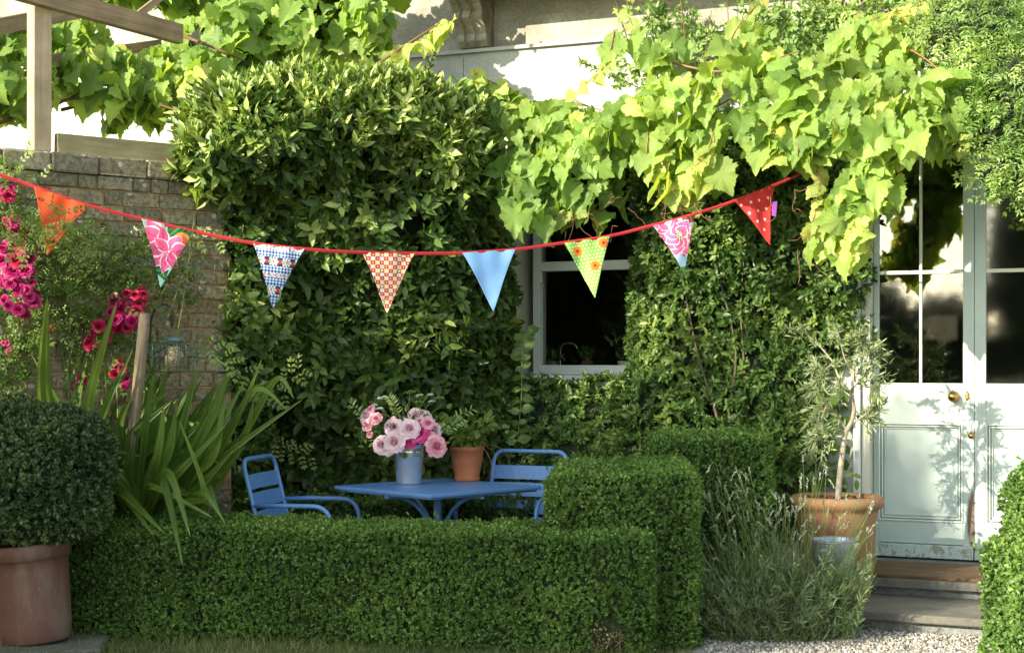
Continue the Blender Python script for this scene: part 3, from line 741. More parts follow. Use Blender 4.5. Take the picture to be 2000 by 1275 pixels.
# brighter upright shoots along the top
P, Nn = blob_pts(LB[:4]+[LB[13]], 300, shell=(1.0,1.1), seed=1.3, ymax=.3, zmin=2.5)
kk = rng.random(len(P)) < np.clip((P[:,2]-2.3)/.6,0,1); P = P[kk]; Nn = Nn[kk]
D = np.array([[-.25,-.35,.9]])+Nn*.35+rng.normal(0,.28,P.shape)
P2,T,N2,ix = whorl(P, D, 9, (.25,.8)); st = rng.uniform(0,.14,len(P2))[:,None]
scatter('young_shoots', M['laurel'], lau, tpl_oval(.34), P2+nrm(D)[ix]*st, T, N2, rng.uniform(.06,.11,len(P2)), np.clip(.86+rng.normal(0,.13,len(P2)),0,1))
branches('stem', lau, M['bark'], [[W(650+dx,1080,10.9), W(650+dx*1.6,800,10.8), W(650+dx*2.2,450,10.7)] for dx in (-90,-30,40,90)], .03, .01)

# vine helper
def vine_leaves(parent, blobs, dens, size=.17, seed=0., tip=(-.1,-.15,-1.), face=(-.35,-.8,.45), light=0., ymax=.35, shell=(.55,1.08)):
    P, Nn = blob_pts(blobs, dens, seed=seed, shell=shell, inner=.7, ymax=ymax, lumpa=.26, lf=4.5)
    T = np.array([tip])+rng.normal(0,.5,P.shape); Nf = np.array([face])+Nn*.5+rng.normal(0,.55,P.shape)
    r = np.clip(.38+light+.22*lump(P,2.4,seed)+rng.normal(0,.2,len(P)),0,1)
    return scatter('foliage', M['vine'], parent, VT, P, T, Nf, size*(.34+.95*rng.random(len(P))**1.1), r, wid=rng.uniform(.75,1.1,len(P)))
def tendrils(parent, pts, mat=None):
    for p in pts:
        mb = MB(); q = [np.array(p)]; d = np.array([random.uniform(-.3,.3), random.uniform(-.4,0), -.5])
        for i in range(14):
            d = d+rng.normal(0,.28,3); d /= np.linalg.norm(d); q.append(q[-1]+d*.016)
        mb.tube(q, .0016, 4); mb.build('tendril', mat or M['redstem'], parent)

v1 = plant('grape_vine', 420, 150, 10.3, 'grape vine with big lime leaves sprawling through the timber pergola at upper left', 'grape vine', 'grape vines trained on the house')
VB1 = [E(560,60,10.8,170,100,.4), E(440,90,10.6,110,90,.35), E(660,130,10.85,90,80,.3), E(420,180,10.0,50,70,.25), E(230,150,10.4,100,50,.35), E(300,190,10.4,80,45,.3),
       E(30,140,9.9,60,100,.35), E(160,130,10.4,60,50,.3), E(560,-60,10.9,260,90,.5), E(250,-50,10.8,220,60,.4), E(-60,130,9.9,70,140,.4), E(700,40,10.6,45,60,.25), E(620,180,10.6,80,40,.25), E(120,70,10.6,80,45,.3), E(330,140,10.6,80,50,.3), E(250,220,10.6,50,22,.15), E(720,200,10.7,60,30,.2)]
vine_leaves(v1, VB1, 165, .145, 2., light=.05)
core([VB1[0],VB1[1],VB1[8]], .6, M['inner'], v1)
mbs = []
for (a, b, c) in [((-40,250,9.9),(110,205,10.2),(260,120,10.4)),((0,240,9.8),(160,190,10.2),(420,190,10.2)),((330,60,10.2),(420,95,9.8),(480,120,9.9)),((700,150,10.5),(790,90,10.3),(860,45,10.1)),((120,215,10.4),(250,190,10.3),(380,230,10.0)),((470,190,10.5),(420,260,10.0),(360,290,9.6))]:
    mbs.append([W(*a), W(*b), W(*c)])
branches('stem', v1, M['stem'], mbs, .013, .004)
# shoot reaching right across the wall
sp = smooth_path([W(745,115,10.5), W(790,95,10.3), W(840,65,10.2), W(885,38,10.1)], 6)
P = np.array(sp[::2]); P = np.concatenate([P,P+rng.normal(0,.02,P.shape)]); scatter('shoot_leaves', M['vine'], v1, VT, P, np.array([[.2,-.2,-.7]])+rng.normal(0,.5,P.shape), np.array([[-.3,-.8,.3]])+rng.normal(0,.3,P.shape), rng.uniform(.05,.14,len(P)), rng.uniform(.6,1,len(P)))

v2 = plant('grape_vine', 1400, 200, 10.0, 'large lime-leaved grape vine draped over the window and above the pale garden doors', 'grape vine', 'grape vines trained on the house')
VB2 = [E(1080,260,10.4,90,60,.22), E(1040,350,10.3,85,80,.25), E(1130,335,10.2,95,85,.25), E(1010,235,10.6,80,55,.2), E(1200,290,10.2,75,55,.25), E(1050,415,10.1,50,28,.15), E(930,190,10.8,35,35,.15), E(985,200,10.7,40,35,.15),
       E(1210,230,9.9,80,40,.25), E(1330,200,9.7,100,60,.3), E(1440,185,9.6,100,70,.3), E(1560,165,9.5,105,60,.3), E(1680,170,9.4,105,70,.3), E(1790,200,9.3,85,70,.3), E(1320,270,9.8,80,45,.3), E(1560,240,9.5,120,50,.3), E(1480,75,9.9,90,35,.12), E(1720,80,9.6,90,50,.2), E(1290,110,9.9,50,40,.12), E(1370,320,9.7,40,30,.2)]
vine_leaves(v2, VB2[:8], 165, .145, 5., light=-.12)
o = vine_leaves(v2, VB2[8:], 98, .15, 6., light=.1); 
HG = [E(1322,352,9.75,50,16,.1), E(1650,390,9.3,38,75,.14), E(1700,330,9.3,48,90,.15), E(1605,250,9.3,60,45,.2), E(1625,460,9.4,50,38,.14), E(1850,215,9.3,60,50,.2), E(1745,250,9.2,60,45,.2), E(1540,262,9.4,50,32,.15)]
vine_leaves(v2, HG, 210, .165, 9., light=.18)
ST = [[(1060,330,10.4),(1230,215,10.0),(1350,180,9.7)],[(1200,320,10.2),(1330,250,9.9),(1480,175,9.6),(1700,170,9.4)],[(1420,130,9.7),(1560,175,9.5),(1680,235,9.3),(1690,330,9.25)],[(1700,60,9.6),(1800,110,9.4),(1880,180,9.3)],[(1000,250,10.6),(1080,300,10.4),(1130,420,10.2)],[(1300,120,9.9),(1420,140,9.7),(1560,100,9.6)],[(1110,185,10.2),(1140,205,10.15),(1210,225,10.0)],[(1690,330,9.25),(1660,420,9.3),(1630,480,9.35)]]
branches('stem', v2, M['redstem'], [[W(*p) for p in s] for s in ST], .009, .003)
# trailing strands with a leaf at every joint
for k, sp in enumerate([[(1560,190,9.4),(1590,290,9.3),(1600,380,9.3),(1580,450,9.3)],[(1690,250,9.25),(1700,340,9.2),(1690,410,9.2),(1650,470,9.2)],[(1270,240,9.8),(1262,310,9.7),(1275,345,9.7)],[(1130,380,10.1),(1100,420,10.05),(1060,450,10.0)],[(1200,60,10.2),(1180,130,10.1),(1120,180,10.05)],[(1400,230,9.6),(1380,300,9.5),(1350,330,9.5)],[(1840,200,9.3),(1870,250,9.2),(1880,290,9.2)],[(1000,180,10.6),(940,150,10.5),(925,140,10.5)],[(1240,60,10.2),(1225,20,10.2),(1230,-30,10.2)],[(1420,90,9.9),(1450,40,9.9),(1490,0,9.9)],[(1640,90,9.6),(1700,40,9.5),(1800,10,9.5)],[(1500,240,9.4),(1520,290,9.35),(1500,310,9.35)]]):
    q = np.array(smooth_path([W(*p) for p in sp], 8)); n_ = max(5, int(np.sum(np.linalg.norm(np.diff(q,axis=0),axis=1))/.055)); P = q[np.linspace(1,len(q)-1,n_).astype(int)]; sd = np.where(np.arange(n_)%2,1,-1)[:,None]
    scatter('strand_leaves', M['vine'], v2, VT, P, sd*np.array([[.45,0,0]])+np.array([[0,-.2,-.8]])+rng.normal(0,.25,P.shape), np.array([[-.4,-.8,.35]])+rng.normal(0,.35,P.shape), .15*(1-.55*np.linspace(0,1,n_))*rng.uniform(.75,1.2,n_), np.clip(np.linspace(.5,1,n_)+rng.normal(0,.12,n_),0,1))
    mb = MB(); mb.tube(q, list(np.linspace(.005,.002,len(q))), 5); mb.build('strand', M['redstem'], v2)
tendrils(v2, [W(random.uniform(1050,1230), random.uniform(380,470), 10.0) for _ in range(12)]+[W(random.uniform(1500,1700), random.uniform(250,500), 9.25) for _ in range(14)]+[W(random.uniform(1280,1360), 395, 9.3) for _ in range(8)])
# hanging leaves in front of the upper door panes
P = np.array([W(*p) for p in [(1760,330,9.5),(1800,370,9.5),(1770,420,9.55),(1835,400,9.5),(1800,460,9.6),(1850,350,9.5),(1780,500,9.6)]])

# small-leaved climber between window and doors
cl = plant('evergreen_climber', 1450, 900, 10.6, 'dense small-leaved evergreen climber on the wall between window and doors', 'climber')
CB = [E(1385,480,10.65,125,200,.32), E(1540,480,10.5,120,190,.30), E(1380,700,10.7,120,190,.30), E(1500,760,10.55,90,150,.24), E(1600,640,10.45,80,90,.2), E(1300,380,10.7,60,120,.25), E(1280,640,10.75,45,160,.2), E(1630,540,10.35,55,70,.18), E(1460,330,10.5,150,90,.3), E(1610,380,10.35,70,90,.2), E(1330,850,10.6,60,80,.25)]
core(CB, .76, M['inner'], cl, zmin=.02)
bush('foliage', cl, M['climber'], OV, CB, 720, 8, .055, outw=.9, up=.3, rj=.6, seed=3.1, shell=(.82,1.15), inner=.86, lumpa=.24, lf=4.5)
cl2 = plant('evergreen_climber', 1480, 60, 10.3, 'airy pale-sprigged small-leaved climber on the sunlit upper wall', 'climber')
CB2 = [E(1290,60,10.7,60,60,.12), E(1370,110,10.6,70,60,.12), E(1480,60,10.5,60,60,.12), E(1600,60,10.4,80,60,.15), E(1700,40,10.3,80,60,.2), E(1540,130,10.4,90,40,.15), E(1250,130,10.7,45,30,.1), E(1330,300,10.5,80,60,.15), E(1480,290,10.3,90,50,.2)]
bush('foliage', cl2, M['jasmine'], tpl_oval(.4), CB2, 620, 7, .048, outw=.7, up=.5, rj=.7, seed=4.1, shell=(.5,1.2), inner=.6, lumpa=.35, lf=5)
branches('stem', cl2, M['stem'], [[W(x,y,10.45), W(x+dx*.5,y-90,10.4), W(x+dx,y-190,10.35)] for x,y,dx in ((1290,200,-20),(1360,210,30),(1430,180,-10),(1500,200,40),(1580,190,10),(1250,150,-60),(1660,190,50),(1340,90,-20),(1480,50,20))], .006, .002)
branches('stem', cl, M['bark'], [[W(1470+dx,1060,10.5), W(1470+dx*1.3+random.uniform(-15,15),850,10.40), W(1470+dx*2+random.uniform(-35,35),700,10.36), W(1470+dx*2.2+random.uniform(-20,20),600,10.34), W(1470+dx*3,480,10.34)] for dx in (-50,-28,-5,25,45,62)], .012, .004)
# twig sprays off the climbers
def spray(parent, mat, pts, size, n, tpl=None, seed=0):
    q = np.array(smooth_path([W(*p) for p in pts], 10)); ii = rng.integers(0,len(q)-1,n); P = q[ii]+rng.normal(0,.004,(n,3))
    d = nrm(q[np.minimum(ii+1,len(q)-1)]-q[ii]); T = d*.7+rng.normal(0,.7,(n,3))
    scatter('twig_leaves', mat, parent, tpl or OV, P, T, rng.normal(0,.5,(n,3))+[-.2,-.6,.6], size*rng.uniform(.6,1.2,n), rng.uniform(.3,.95,n))
    mb = MB(); mb.tube(q, list(np.linspace(.004,.0015,len(q))), 5); mb.build('twig', M['stem'], parent)
spray(cl2, M['jasmine'], [(1290,190,10.6),(1210,155,10.5),(1130,120,10.4)], .045, 130)
spray(lau, M['laurel'], [(800,185,10.6),(835,140,10.5),(848,100,10.5)], .045, 70)
spray(cl, M['climber'], [(960,230,10.8),(965,200,10.75),(962,175,10.7)], .04, 50)
spray(cl, M['climber'], [(1560,380,10.2),(1600,470,10.1),(1685,480,9.9)], .05, 90)

# shrub below the window
uw = plant('low_shrub', 1140, 940, 10.4, 'dark fine-leaved shrub growing up below the kitchen window sill', 'shrub')
UB = [E(1060,830,10.8,90,85,.22), E(1180,810,10.8,100,65,.22), E(1290,800,10.7,80,80,.25), E(1130,900,10.8,170,90,.25), E(1030,940,10.8,80,110,.25), E(1280,920,10.6,110,80,.3), E(1450,960,10.3,110,110,.3), E(1530,850,10.4,50,60,.15)]
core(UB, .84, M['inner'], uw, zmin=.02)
bush('foliage', uw, M['climber'], OV, UB, 700, 7, .05, outw=.8, up=.5, rj=.6, seed=5.1, shell=(.86,1.1), inner=.86, zmin=0)
for k, x in enumerate((1075,1105,1135,1185,1200,1235,1020,1060)): spray(uw, M['climber'], [(x,790,10.62),(x+random.uniform(-12,12),752,10.6),(x+random.uniform(-25,25),726+random.uniform(-8,12),10.6)], .045, 40)
hs1 = plant('honeysuckle', 1020, 800, 10.5, 'round-leaved honeysuckle shoot climbing beside the window reveal', 'climber')
q = np.array(smooth_path([W(1010,860,10.5), W(1018,780,10.45), W(1020,700,10.45), W(1028,650,10.5)], 8)); P = q[::2]; P = np.repeat(P,2,0); sgn = np.tile([1,-1],len(q[::2]))[:,None]
scatter('foliage', M['laurel'], hs1, tpl_oval(.8), P, sgn*np.array([[1,0,.15]])+rng.normal(0,.2,P.shape), np.array([[-.2,-.8,.5]])+rng.normal(0,.25,P.shape), rng.uniform(.05,.10,len(P)), rng.uniform(.3,.75,len(P)))
mb = MB(); mb.tube(q, .003, 5); mb.build('stem', M['gstem'], hs1)
# ivy-like big leaves low on the wall beside the doors
iv = plant('ivy', 1570, 900, 10.2, 'broad dark leaves of ivy on the wall behind the olive pot', 'climber')
IB = [E(1560,860,10.35,50,70,.1), E(1600,800,10.35,40,60,.08), E(1570,950,10.3,60,60,.12), E(1630,870,10.3,22,30,.05)]
vP, vN = blob_pts(IB, 240, shell=(.7,1.1), inner=.6)
scatter('foliage', M['laurel'], iv, tpl_oval(.75), vP, np.array([[0,-.2,-.8]])+rng.normal(0,.6,vP.shape), np.array([[-.3,-.8,.4]])+rng.normal(0,.4,vP.shape), rng.uniform(.06,.12,len(vP)), rng.uniform(.2,.8,len(vP)))
branches('stem', iv, M['stem'], [[W(1560,1000,10.3), W(1540,880,10.35), W(1580,760,10.38)], [W(1590,1000,10.25), W(1615,880,10.3), W(1600,720,10.35)], [W(1540,960,10.3), W(1600,900,10.3), W(1650,830,10.3)]], .006, .002)

# jasmine, upper right
ja = plant('jasmine', 1950, 200, 9.6, 'fine pointed-leaf jasmine cascading over the top right of the doors', 'climber')
JB = [E(1920,60,9.5,120,90,.35), E(2010,180,9.3,120,130,.35), E(1960,250,9.3,80,70,.3), E(1850,40,9.7,70,70,.25), E(2010,330,9.2,70,60,.2), E(1900,150,9.5,60,60,.25), E(1940,330,9.2,45,35,.12), E(1870,260,9.4,60,35,.15), E(2060,60,9.4,120,120,.4)]
core(JB, .8, M['inner'], ja)
P, Nn = blob_pts(JB, 950, shell=(.8,1.2), seed=7., lumpa=.25, lf=4.5, inner=.8)
T = Nn*.5+np.array([[-.3,-.3,-.35]])+rng.normal(0,.5,P.shape)
scatter('foliage', M['jasmine'], ja, tpl_pinnate(3,.34,.36), P, T, np.array([[-.7,-.7,.5]])+rng.normal(0,.5,P.shape), rng.uniform(.06,.115,len(P)), np.clip(.5+.3*lump(P,4,2)+rng.normal(0,.2,len(P)),0,1))
for s_ in ([W(2000,300,9.3), W(1960,340,9.15), W(1895,352,9.05)], [W(1990,220,9.3), W(1900,240,9.2), W(1850,300,9.15)]): branches('stem', ja, M['gstem'], [s_], .004, .002)

# ------------------------------------------------------------------ clipped box hedges
def hedge(name, px_pts, label, boxes, dens=4700, size=.0215, mat='box', k=6, inn='inner_lt', dead=None):
    """boxes: (cx,cy,half x,half y,z0,z1,rz,round)"""
    c = boxes[0]; t = empty(name, (c[0],c[1],0), 0, label, 'hedge', 'clipped box hedges')
    PP = []; NN = []; mbc = MB()
    def inside(P, b, sh):
        x, y, hx, hy, z0, z1, rz, rd = b; cc, ss = math.cos(rz), math.sin(rz)
        lx = (P[:,0]-x)*cc+(P[:,1]-y)*ss; ly = -(P[:,0]-x)*ss+(P[:,1]-y)*cc
        return (np.abs(lx) < hx-sh) & (np.abs(ly) < hy-sh) & (P[:,2] < z1-sh)
    for bi, (x, y, hx, hy, z0, z1, rz, rd) in enumerate(boxes):
        Hh = z1-z0; faces = [('f', 2*hx*Hh), ('b', 2*hx*Hh*.3), ('l', 2*hy*Hh), ('r', 2*hy*Hh), ('t', 4*hx*hy)]
        for fc, A in faces:
            n = int(A*dens); a = rng.uniform(-1,1,n); b = rng.uniform(0,1,n)
            if fc == 'f': p = np.stack([a*hx, -hy+0*a, z0+b*Hh],1)
            if fc == 'b': b = 1-b*.3; p = np.stack([a*hx, hy+0*a, z0+b*Hh],1)
            if fc == 'l': p = np.stack([-hx+0*a, a*hy, z0+b*Hh],1)
            if fc == 'r': p = np.stack([hx+0*a, a*hy, z0+b*Hh],1)
            if fc == 't': p = np.stack([a*hx, (2*b-1)*hy, z1+0*a],1)
            # round the corners
            q = np.stack([np.clip(p[:,0],-hx+rd,hx-rd), np.clip(p[:,1],-hy+rd,hy-rd), np.clip(p[:,2],-9,z1-rd)],1)
            d = p-q; nn = nrm(d+1e-6); p = q+nn*rd
            dep = rng.uniform(-.03,.012,n)**1; p = p+nn*dep[:,None]
            cc, ss = math.cos(rz), math.sin(rz)
            def rot(v): return np.stack([v[:,0]*cc-v[:,1]*ss, v[:,0]*ss+v[:,1]*cc, v[:,2]],1)
            P = rot(p)+[x,y,0]; Nn = rot(nn)
            P = P+Nn*(.022*lump(P,6,bi)+.012*lump(P,17,1.))[:,None]
            ok = np.ones(n,bool)
            for bj, b2 in enumerate(boxes):
                if bj != bi: ok &= ~inside(P, b2, .02)
            if dead is not None: ok &= (np.linalg.norm((P-dead[0])/dead[1],axis=1) > 1)
            PP.append(P[ok]); NN.append(Nn[ok])
        Mx = Matrix.Translation((x,y,0)) @ Matrix.Rotation(rz,4,'Z'); s = .035
        mbc.box(-hx+s,hx-s,-hy+s,hy-s,z0,z1-s,M=Mx,bev=max(.01,rd*.8))
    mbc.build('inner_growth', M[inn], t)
    P = np.concatenate(PP); Nn = np.concatenate(NN)
    stray = (rng.random(len(P)) < .02)&(Nn[:,2] > .4); P = P+(Nn*.8+rng.normal(0,.3,P.shape))*(stray*rng.uniform(.02,.05,len(P)))[:,None]
    D = Nn*.8+np.array([[0,0,.45]])+rng.normal(0,.5,P.shape)
    P2,T,N2,ix = whorl(P, D, k, (.3,1.1)); st = rng.uniform(0,1,len(P2))
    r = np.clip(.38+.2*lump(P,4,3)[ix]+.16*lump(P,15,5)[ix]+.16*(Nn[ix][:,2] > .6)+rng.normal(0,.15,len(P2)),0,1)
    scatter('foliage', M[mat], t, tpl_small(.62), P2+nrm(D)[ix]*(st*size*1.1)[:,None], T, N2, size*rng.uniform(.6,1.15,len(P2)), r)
    return t
# front run: from (px 110) to (px 1265)
pA = W(225,1250,8.72); pB = W(1262,1275,8.08); pA[2]=pB[2]=0
ang = math.atan2(pB[1]-pA[1], pB[0]-pA[0]); mid = (pA+pB)/2; L = np.linalg.norm(pB-pA)/2
nv = np.array([-math.sin(ang), math.cos(ang), 0])
c1_ = mid+nv*.27
DEAD = (W(1190,1240,8.18), np.array([.10,.12,.12]))
low = hedge('box_hedge', None, 'long low clipped box hedge along the bottom in front of the blue table', [(c1_[0],c1_[1],L,.27,.01,.60,ang,.07), (W(250,0,8.85)[0]-.0,8.95,.46,.33,.01,.585,ang-.1,.09)], dead=DEAD)
dt = MB()
for _ in range(40):
    p = np.array([DEAD[0][0]+random.uniform(-.09,.09), DEAD[0][1]-.03+random.uniform(0,.05), random.uniform(.0,.05)]); q = [p]
    d = np.array([random.uniform(-.5,.5), random.uniform(-.3,.1), 1.])
    for i in range(5): d = d+rng.normal(0,.3,3); d /= np.linalg.norm(d); q.append(q[-1]+d*.025)
    dt.tube(q, list(np.linspace(.003,.001,6)), 4)
dt.build('bare_twigs', plain('dry_twig', (.28,.19,.11), .9), low)
n = 160; dP = DEAD[0]+rng.normal(0,.045,(n,3))*[1,.5,.9]+[0,-.01,0]; dm2 = leaf_mat('dead_leaf', [(0,(.20,.11,.04)),(1,(.5,.38,.2))], .15, .8, (1,1,1)); scatter('dead_leaves', dm2, low, tpl_small(.6), dP, rng.normal(size=(n,3)), rng.normal(size=(n,3)), rng.uniform(.012,.024,n), rng.random(n))
hedge('box_hedge', None, 'tall square-topped box hedge block at the right end of the low hedge', [(.625,8.80,.38,.50,.01,.915,-.10,.09)])
hedge('box_hedge', None, 'square box hedge block standing behind, in front of the wall climber', [(1.185,9.62,.335,.36,.01,1.04,-.05,.06)], dens=3800)
hedge('box_hedge', None, 'bright sunlit two-tier box hedge at the right edge beside the steps', [(2.425,6.35,.45,.28,.01,.77,.0,.09),(2.485,6.4,.46,.26,.60,1.10,.0,.2)], size=.024, dens=3600)
hedge('box_hedge', None, 'shaded low box hedge behind the blue armchairs', [(-.85,10.22,1.0,.10,.01,.60,-.05,.05)], dens=1500, size=.028)

# ------------------------------------------------------------------ potted box ball
pc = W(52,1255,8.4); pc[2] = .03
pb_ = empty('potted_box_ball', pc, 0, 'tall brown terracotta pot holding a rounded box bush at the left edge', 'potted shrub')
mb = MB(); MT = Matrix.Translation(tuple(pc+np.array([.055,0,0]))) @ Matrix.Rotation(R(-5.5),4,'Y')
mb.lathe([(0,.0),(.165,.0),(.178,.012),(.188,.10),(.198,.38),(.202,.435),(.208,.437),(.217,.441),(.222,.505),(.219,.517),(.205,.52),(.195,.51),(.19,.44),(0,.43)], M=MT, n=56); mb.build('pot', M['terra_dark'], pb_)
mb = MB(); mb.lathe([(0,.475),(.1,.478),(.192,.47)], M=MT, n=30); mb.build('soil', M['soil'], pb_)
BB = [E(60,925,8.4,148,120,.39), E(130,980,8.35,75,70,.25), E(0,870,8.4,110,90,.3), E(110,880,8.4,100,80,.3), E(0,990,8.35,100,60,.25)]
core(BB, .86, M['inner'], pb_)
bush('foliage', pb_, M['box_blue'], tpl_small(.55), BB, 3200, 8, .029, outw=.85, up=.4, rj=.5, seed=8.2, shell=(.88,1.07), inner=.93, lumpa=.12, lf=9, ymax=.5, phi=(.3,1.1))
branches('stem', pb_, M['bark'], [[pc+[.02+dx,-.02,.47], pc+[.02+dx*2.2,-.05,.56], pc+[.02+dx*3,-.03,.68]] for dx in (-.05,-.03,-.01,.02,.04,.06)], .008, .004)
mb = MB(); sl0 = W(70,1262,8.4)
mb.box(-.45,.36,-.33,.28,-.03,.028,bev=.012,jit=.004); o = mb.build('paving_slab', M['flag'], None); o.location = (sl0[0],sl0[1],0); o.rotation_euler = (0,0,R(10)); tag(o, 'mossy grey stone slab under the tall brown pot', 'paving slab')

# ------------------------------------------------------------------ sword-leaved crocosmia
cr = plant('sword_leaf_plant', 300, 1020, 9.05, 'clump of long ribbed sword leaves fanning over the low hedge', 'plant')
def blade(mb, pts, w, fold=.25, n=9, tw=0):
    q = smooth_path(pts, n); m = len(q); V = []; Fs = []
    prev = None
    for i, p in enumerate(q):
        t = i/(m-1); d = nrm(np.array(q[min(i+1,m-1)])-np.array(q[max(i-1,0)]))
        side = np.cross(d, np.array([math.sin(tw),-math.cos(tw),.12])); side = nrm(side); nn = np.cross(side, d)
        ww = w*(min(1,.45+2.2*t))*(1-max(0,(t-.45)/.55)**1.8)+.0008
        V += [p-side*ww+nn*ww*fold, p-side*ww*.5-nn*ww*fold*.25, p+nn*ww*fold*.3, p+side*ww*.5-nn*ww*fold*.25, p+side*ww+nn*ww*fold]
    for i in range(m-1):
        for k in range(4): Fs.append((5*i+k,5*i+k+1,5*i+k+6,5*i+k+5))
    mb.add(V, Fs, smooth=False); n0 = len(mb.r)-len(V); r0 = random.uniform(.15,.7)
    for i in range(m):
        for k in range(5): mb.r[n0+5*i+k] = min(1,max(0,r0+(.16 if k%2 else -.12)+(.5 if i > m-3 else 0)+random.uniform(-.04,.04)))
bl = MB()
spec = [ # (base px, tip px, tip py, mid bias, half width m, Y tip, droop)
 (120,812,92,590,.055),(170,820,225,598,.05),(215,900,258,765,.035),(205,840,145,800,.03)]
def sw(bx, by, mx, my, tx, ty, w, Y0=9.0, Ym=8.85, Y1=8.7, tw=0): blade(bl, [W(bx,by,Y0), W((bx+mx)/2*1.0, (by+my)/2-6, (Y0+Ym)/2), W(mx,my,Ym), W(tx,ty,Y1)], w/2/F*8.9, tw=tw)
SW = [(230,1010,90,790,92,580,38),(250,1000,175,800,228,590,38),(270,1000,235,830,258,778,22),(260,1000,140,850,145,780,22),(250,1010,190,840,260,680,22),
 (290,1010,300,860,330,700,24),(300,1000,350,850,385,712,24),(310,1010,390,850,450,730,26),(320,1010,420,850,478,745,24),(320,1000,420,800,445,725,26),(330,1020,450,880,590,780,16),
 (300,1000,270,850,265,770,22),(280,1000,310,880,320,790,20),(300,1010,380,900,440,800,24),(310,1010,390,880,410,790,22),(330,1010,420,900,470,850,22),(330,1020,410,930,455,880,20),
 (260,1010,330,925,372,1048,20),(280,1010,320,940,358,1108,20),(260,1000,300,950,415,1010,16),(330,1000,400,965,440,1022,14),(250,1000,240,960,320,1040,22),(260,1000,250,975,300,1045,20),
 (240,990,215,905,290,890,24),(230,980,200,880,275,890,20),(270,990,330,880,345,790,22),(350,1010,470,870,500,760,18),(340,1000,470,800,512,700,16),
 (380,980,500,760,560,800,14),(420,960,540,740,574,778,14),(220,980,150,820,170,700,20),(240,980,160,860,60,690,16),(270,980,290,800,300,730,16),(330,990,420,880,440,760,22),(300,990,350,920,440,830,20),(330,1010,400,960,350,820,14)]
for a in SW:
    Yj = random.uniform(-.18,.18); sw(*a[:6], a[6], 9.05+Yj, (8.62 if a[5] > 950 or a[5] < 620 else 8.85+Yj), (8.34 if a[5] > 1030 else (8.5 if a[5] > 950 else (8.3 if a[5] < 620 else 8.8+Yj))), tw=random.uniform(-.7,.7))
for _ in range(75):
    bx = random.gauss(290,50); a = random.gauss(.25,.55); Lp = random.uniform(130,290); mx = bx+math.sin(a)*Lp*.6; my = 1000-math.cos(a)*Lp*.6
    dr = random.random()**2*.8; tx = mx+math.sin(a+dr)*Lp*.5; ty = my-math.cos(a+dr*1.6)*Lp*.45
    tx = min(tx,430); mx = min(mx,400)
    Yj = random.uniform(-.15,.4); sw(bx,1010,mx,my,tx,ty,random.uniform(20,30),9.05+Yj,8.95+Yj,8.9+Yj, tw=random.uniform(-1.1,1.1))
me_o = bl.build('foliage', M['sword'], cr)

# ------------------------------------------------------------------ climbing rose on the brick wall
ro = plant('climbing_rose', 120, 700, 9.0, 'rambling rose with heavy magenta blooms in front of the brick wall', 'rose bush')
RB = [E(70,520,8.75,110,60,.18), E(230,510,8.95,130,40,.15), E(180,590,8.95,120,50,.18), E(20,400,8.6,55,80,.15), E(340,560,9.2,40,40,.1), E(50,640,8.8,70,60,.15), E(20,720,8.8,40,90,.15), E(230,700,9.0,90,50,.12), E(140,480,8.7,80,50,.1), E(100,440,8.3,50,35,.06), E(60,460,8.3,40,40,.06), E(150,480,8.35,40,25,.05)]
P, Nn = blob_pts(RB, 700, shell=(.4,1.25), seed=9., lumpa=.3, lf=5, inner=.4)
scatter('foliage', M['rosel'], ro, tpl_pinnate(3,.55,.32), P, Nn*.4+rng.normal(0,.6,P.shape)+[0,-.1,.1], np.array([[-.1,-.7,.6]])+rng.normal(0,.45,P.shape), rng.uniform(.05,.10,len(P)), np.clip(.45+.3*lump(P,4)+rng.normal(0,.22,len(P)),0,1))
st = []
for _ in range(30):
    x0 = random.uniform(-20,250); x1 = x0+random.uniform(-120,160); st.append([W(x0,900,9.0), W((x0+x1)/2+random.uniform(-40,40),700,8.95), W(x1,random.uniform(420,600),8.85)])
st += [[W(300,690,9.1), W(370,668,9.0), W(450,720,8.95), W(520,770,8.95)], [W(40,480,8.7), W(15,380,8.6), W(10,335,8.6)]]
branches('stem', ro, M['gstem'], st, .005, .0018, 5)
def pin_spray(parent, pts, n, size, mat='rosel', tpl=None):
    q = np.array(smooth_path([W(*p) for p in pts], 8)); ii = np.linspace(2,len(q)-2,n).astype(int); P = q[ii]; d = nrm(q[np.minimum(ii+1,len(q)-1)]-q[ii-1])
    sd = np.cross(d, [0,-1,0]); s = np.where(np.arange(n)%2,1,-1)[:,None]
    scatter('spray_leaves', M[mat], parent, tpl or tpl_pinnate(3,.55,.34), P, d*.5+sd*s+rng.normal(0,.2,P.shape), np.array([[-.1,-.8,.5]])+rng.normal(0,.25,P.shape), size*rng.uniform(.8,1.2,n), rng.uniform(.3,.8,n))
pin_spray(ro, [(380,672,9.0),(430,690,8.95),(490,735,8.95),(560,770,8.95)], 18, .085)
pin_spray(ro, [(440,790,10.0),(520,850,10.0),(560,880,10.0),(610,890,10.0)], 16, .085); pin_spray(ro, [(300,520,9.2),(370,470,9.4),(430,470,9.4)], 12, .075)
pin_spray(ro, [(500,800,9.4),(560,740,9.4),(590,720,9.4)], 10, .085)

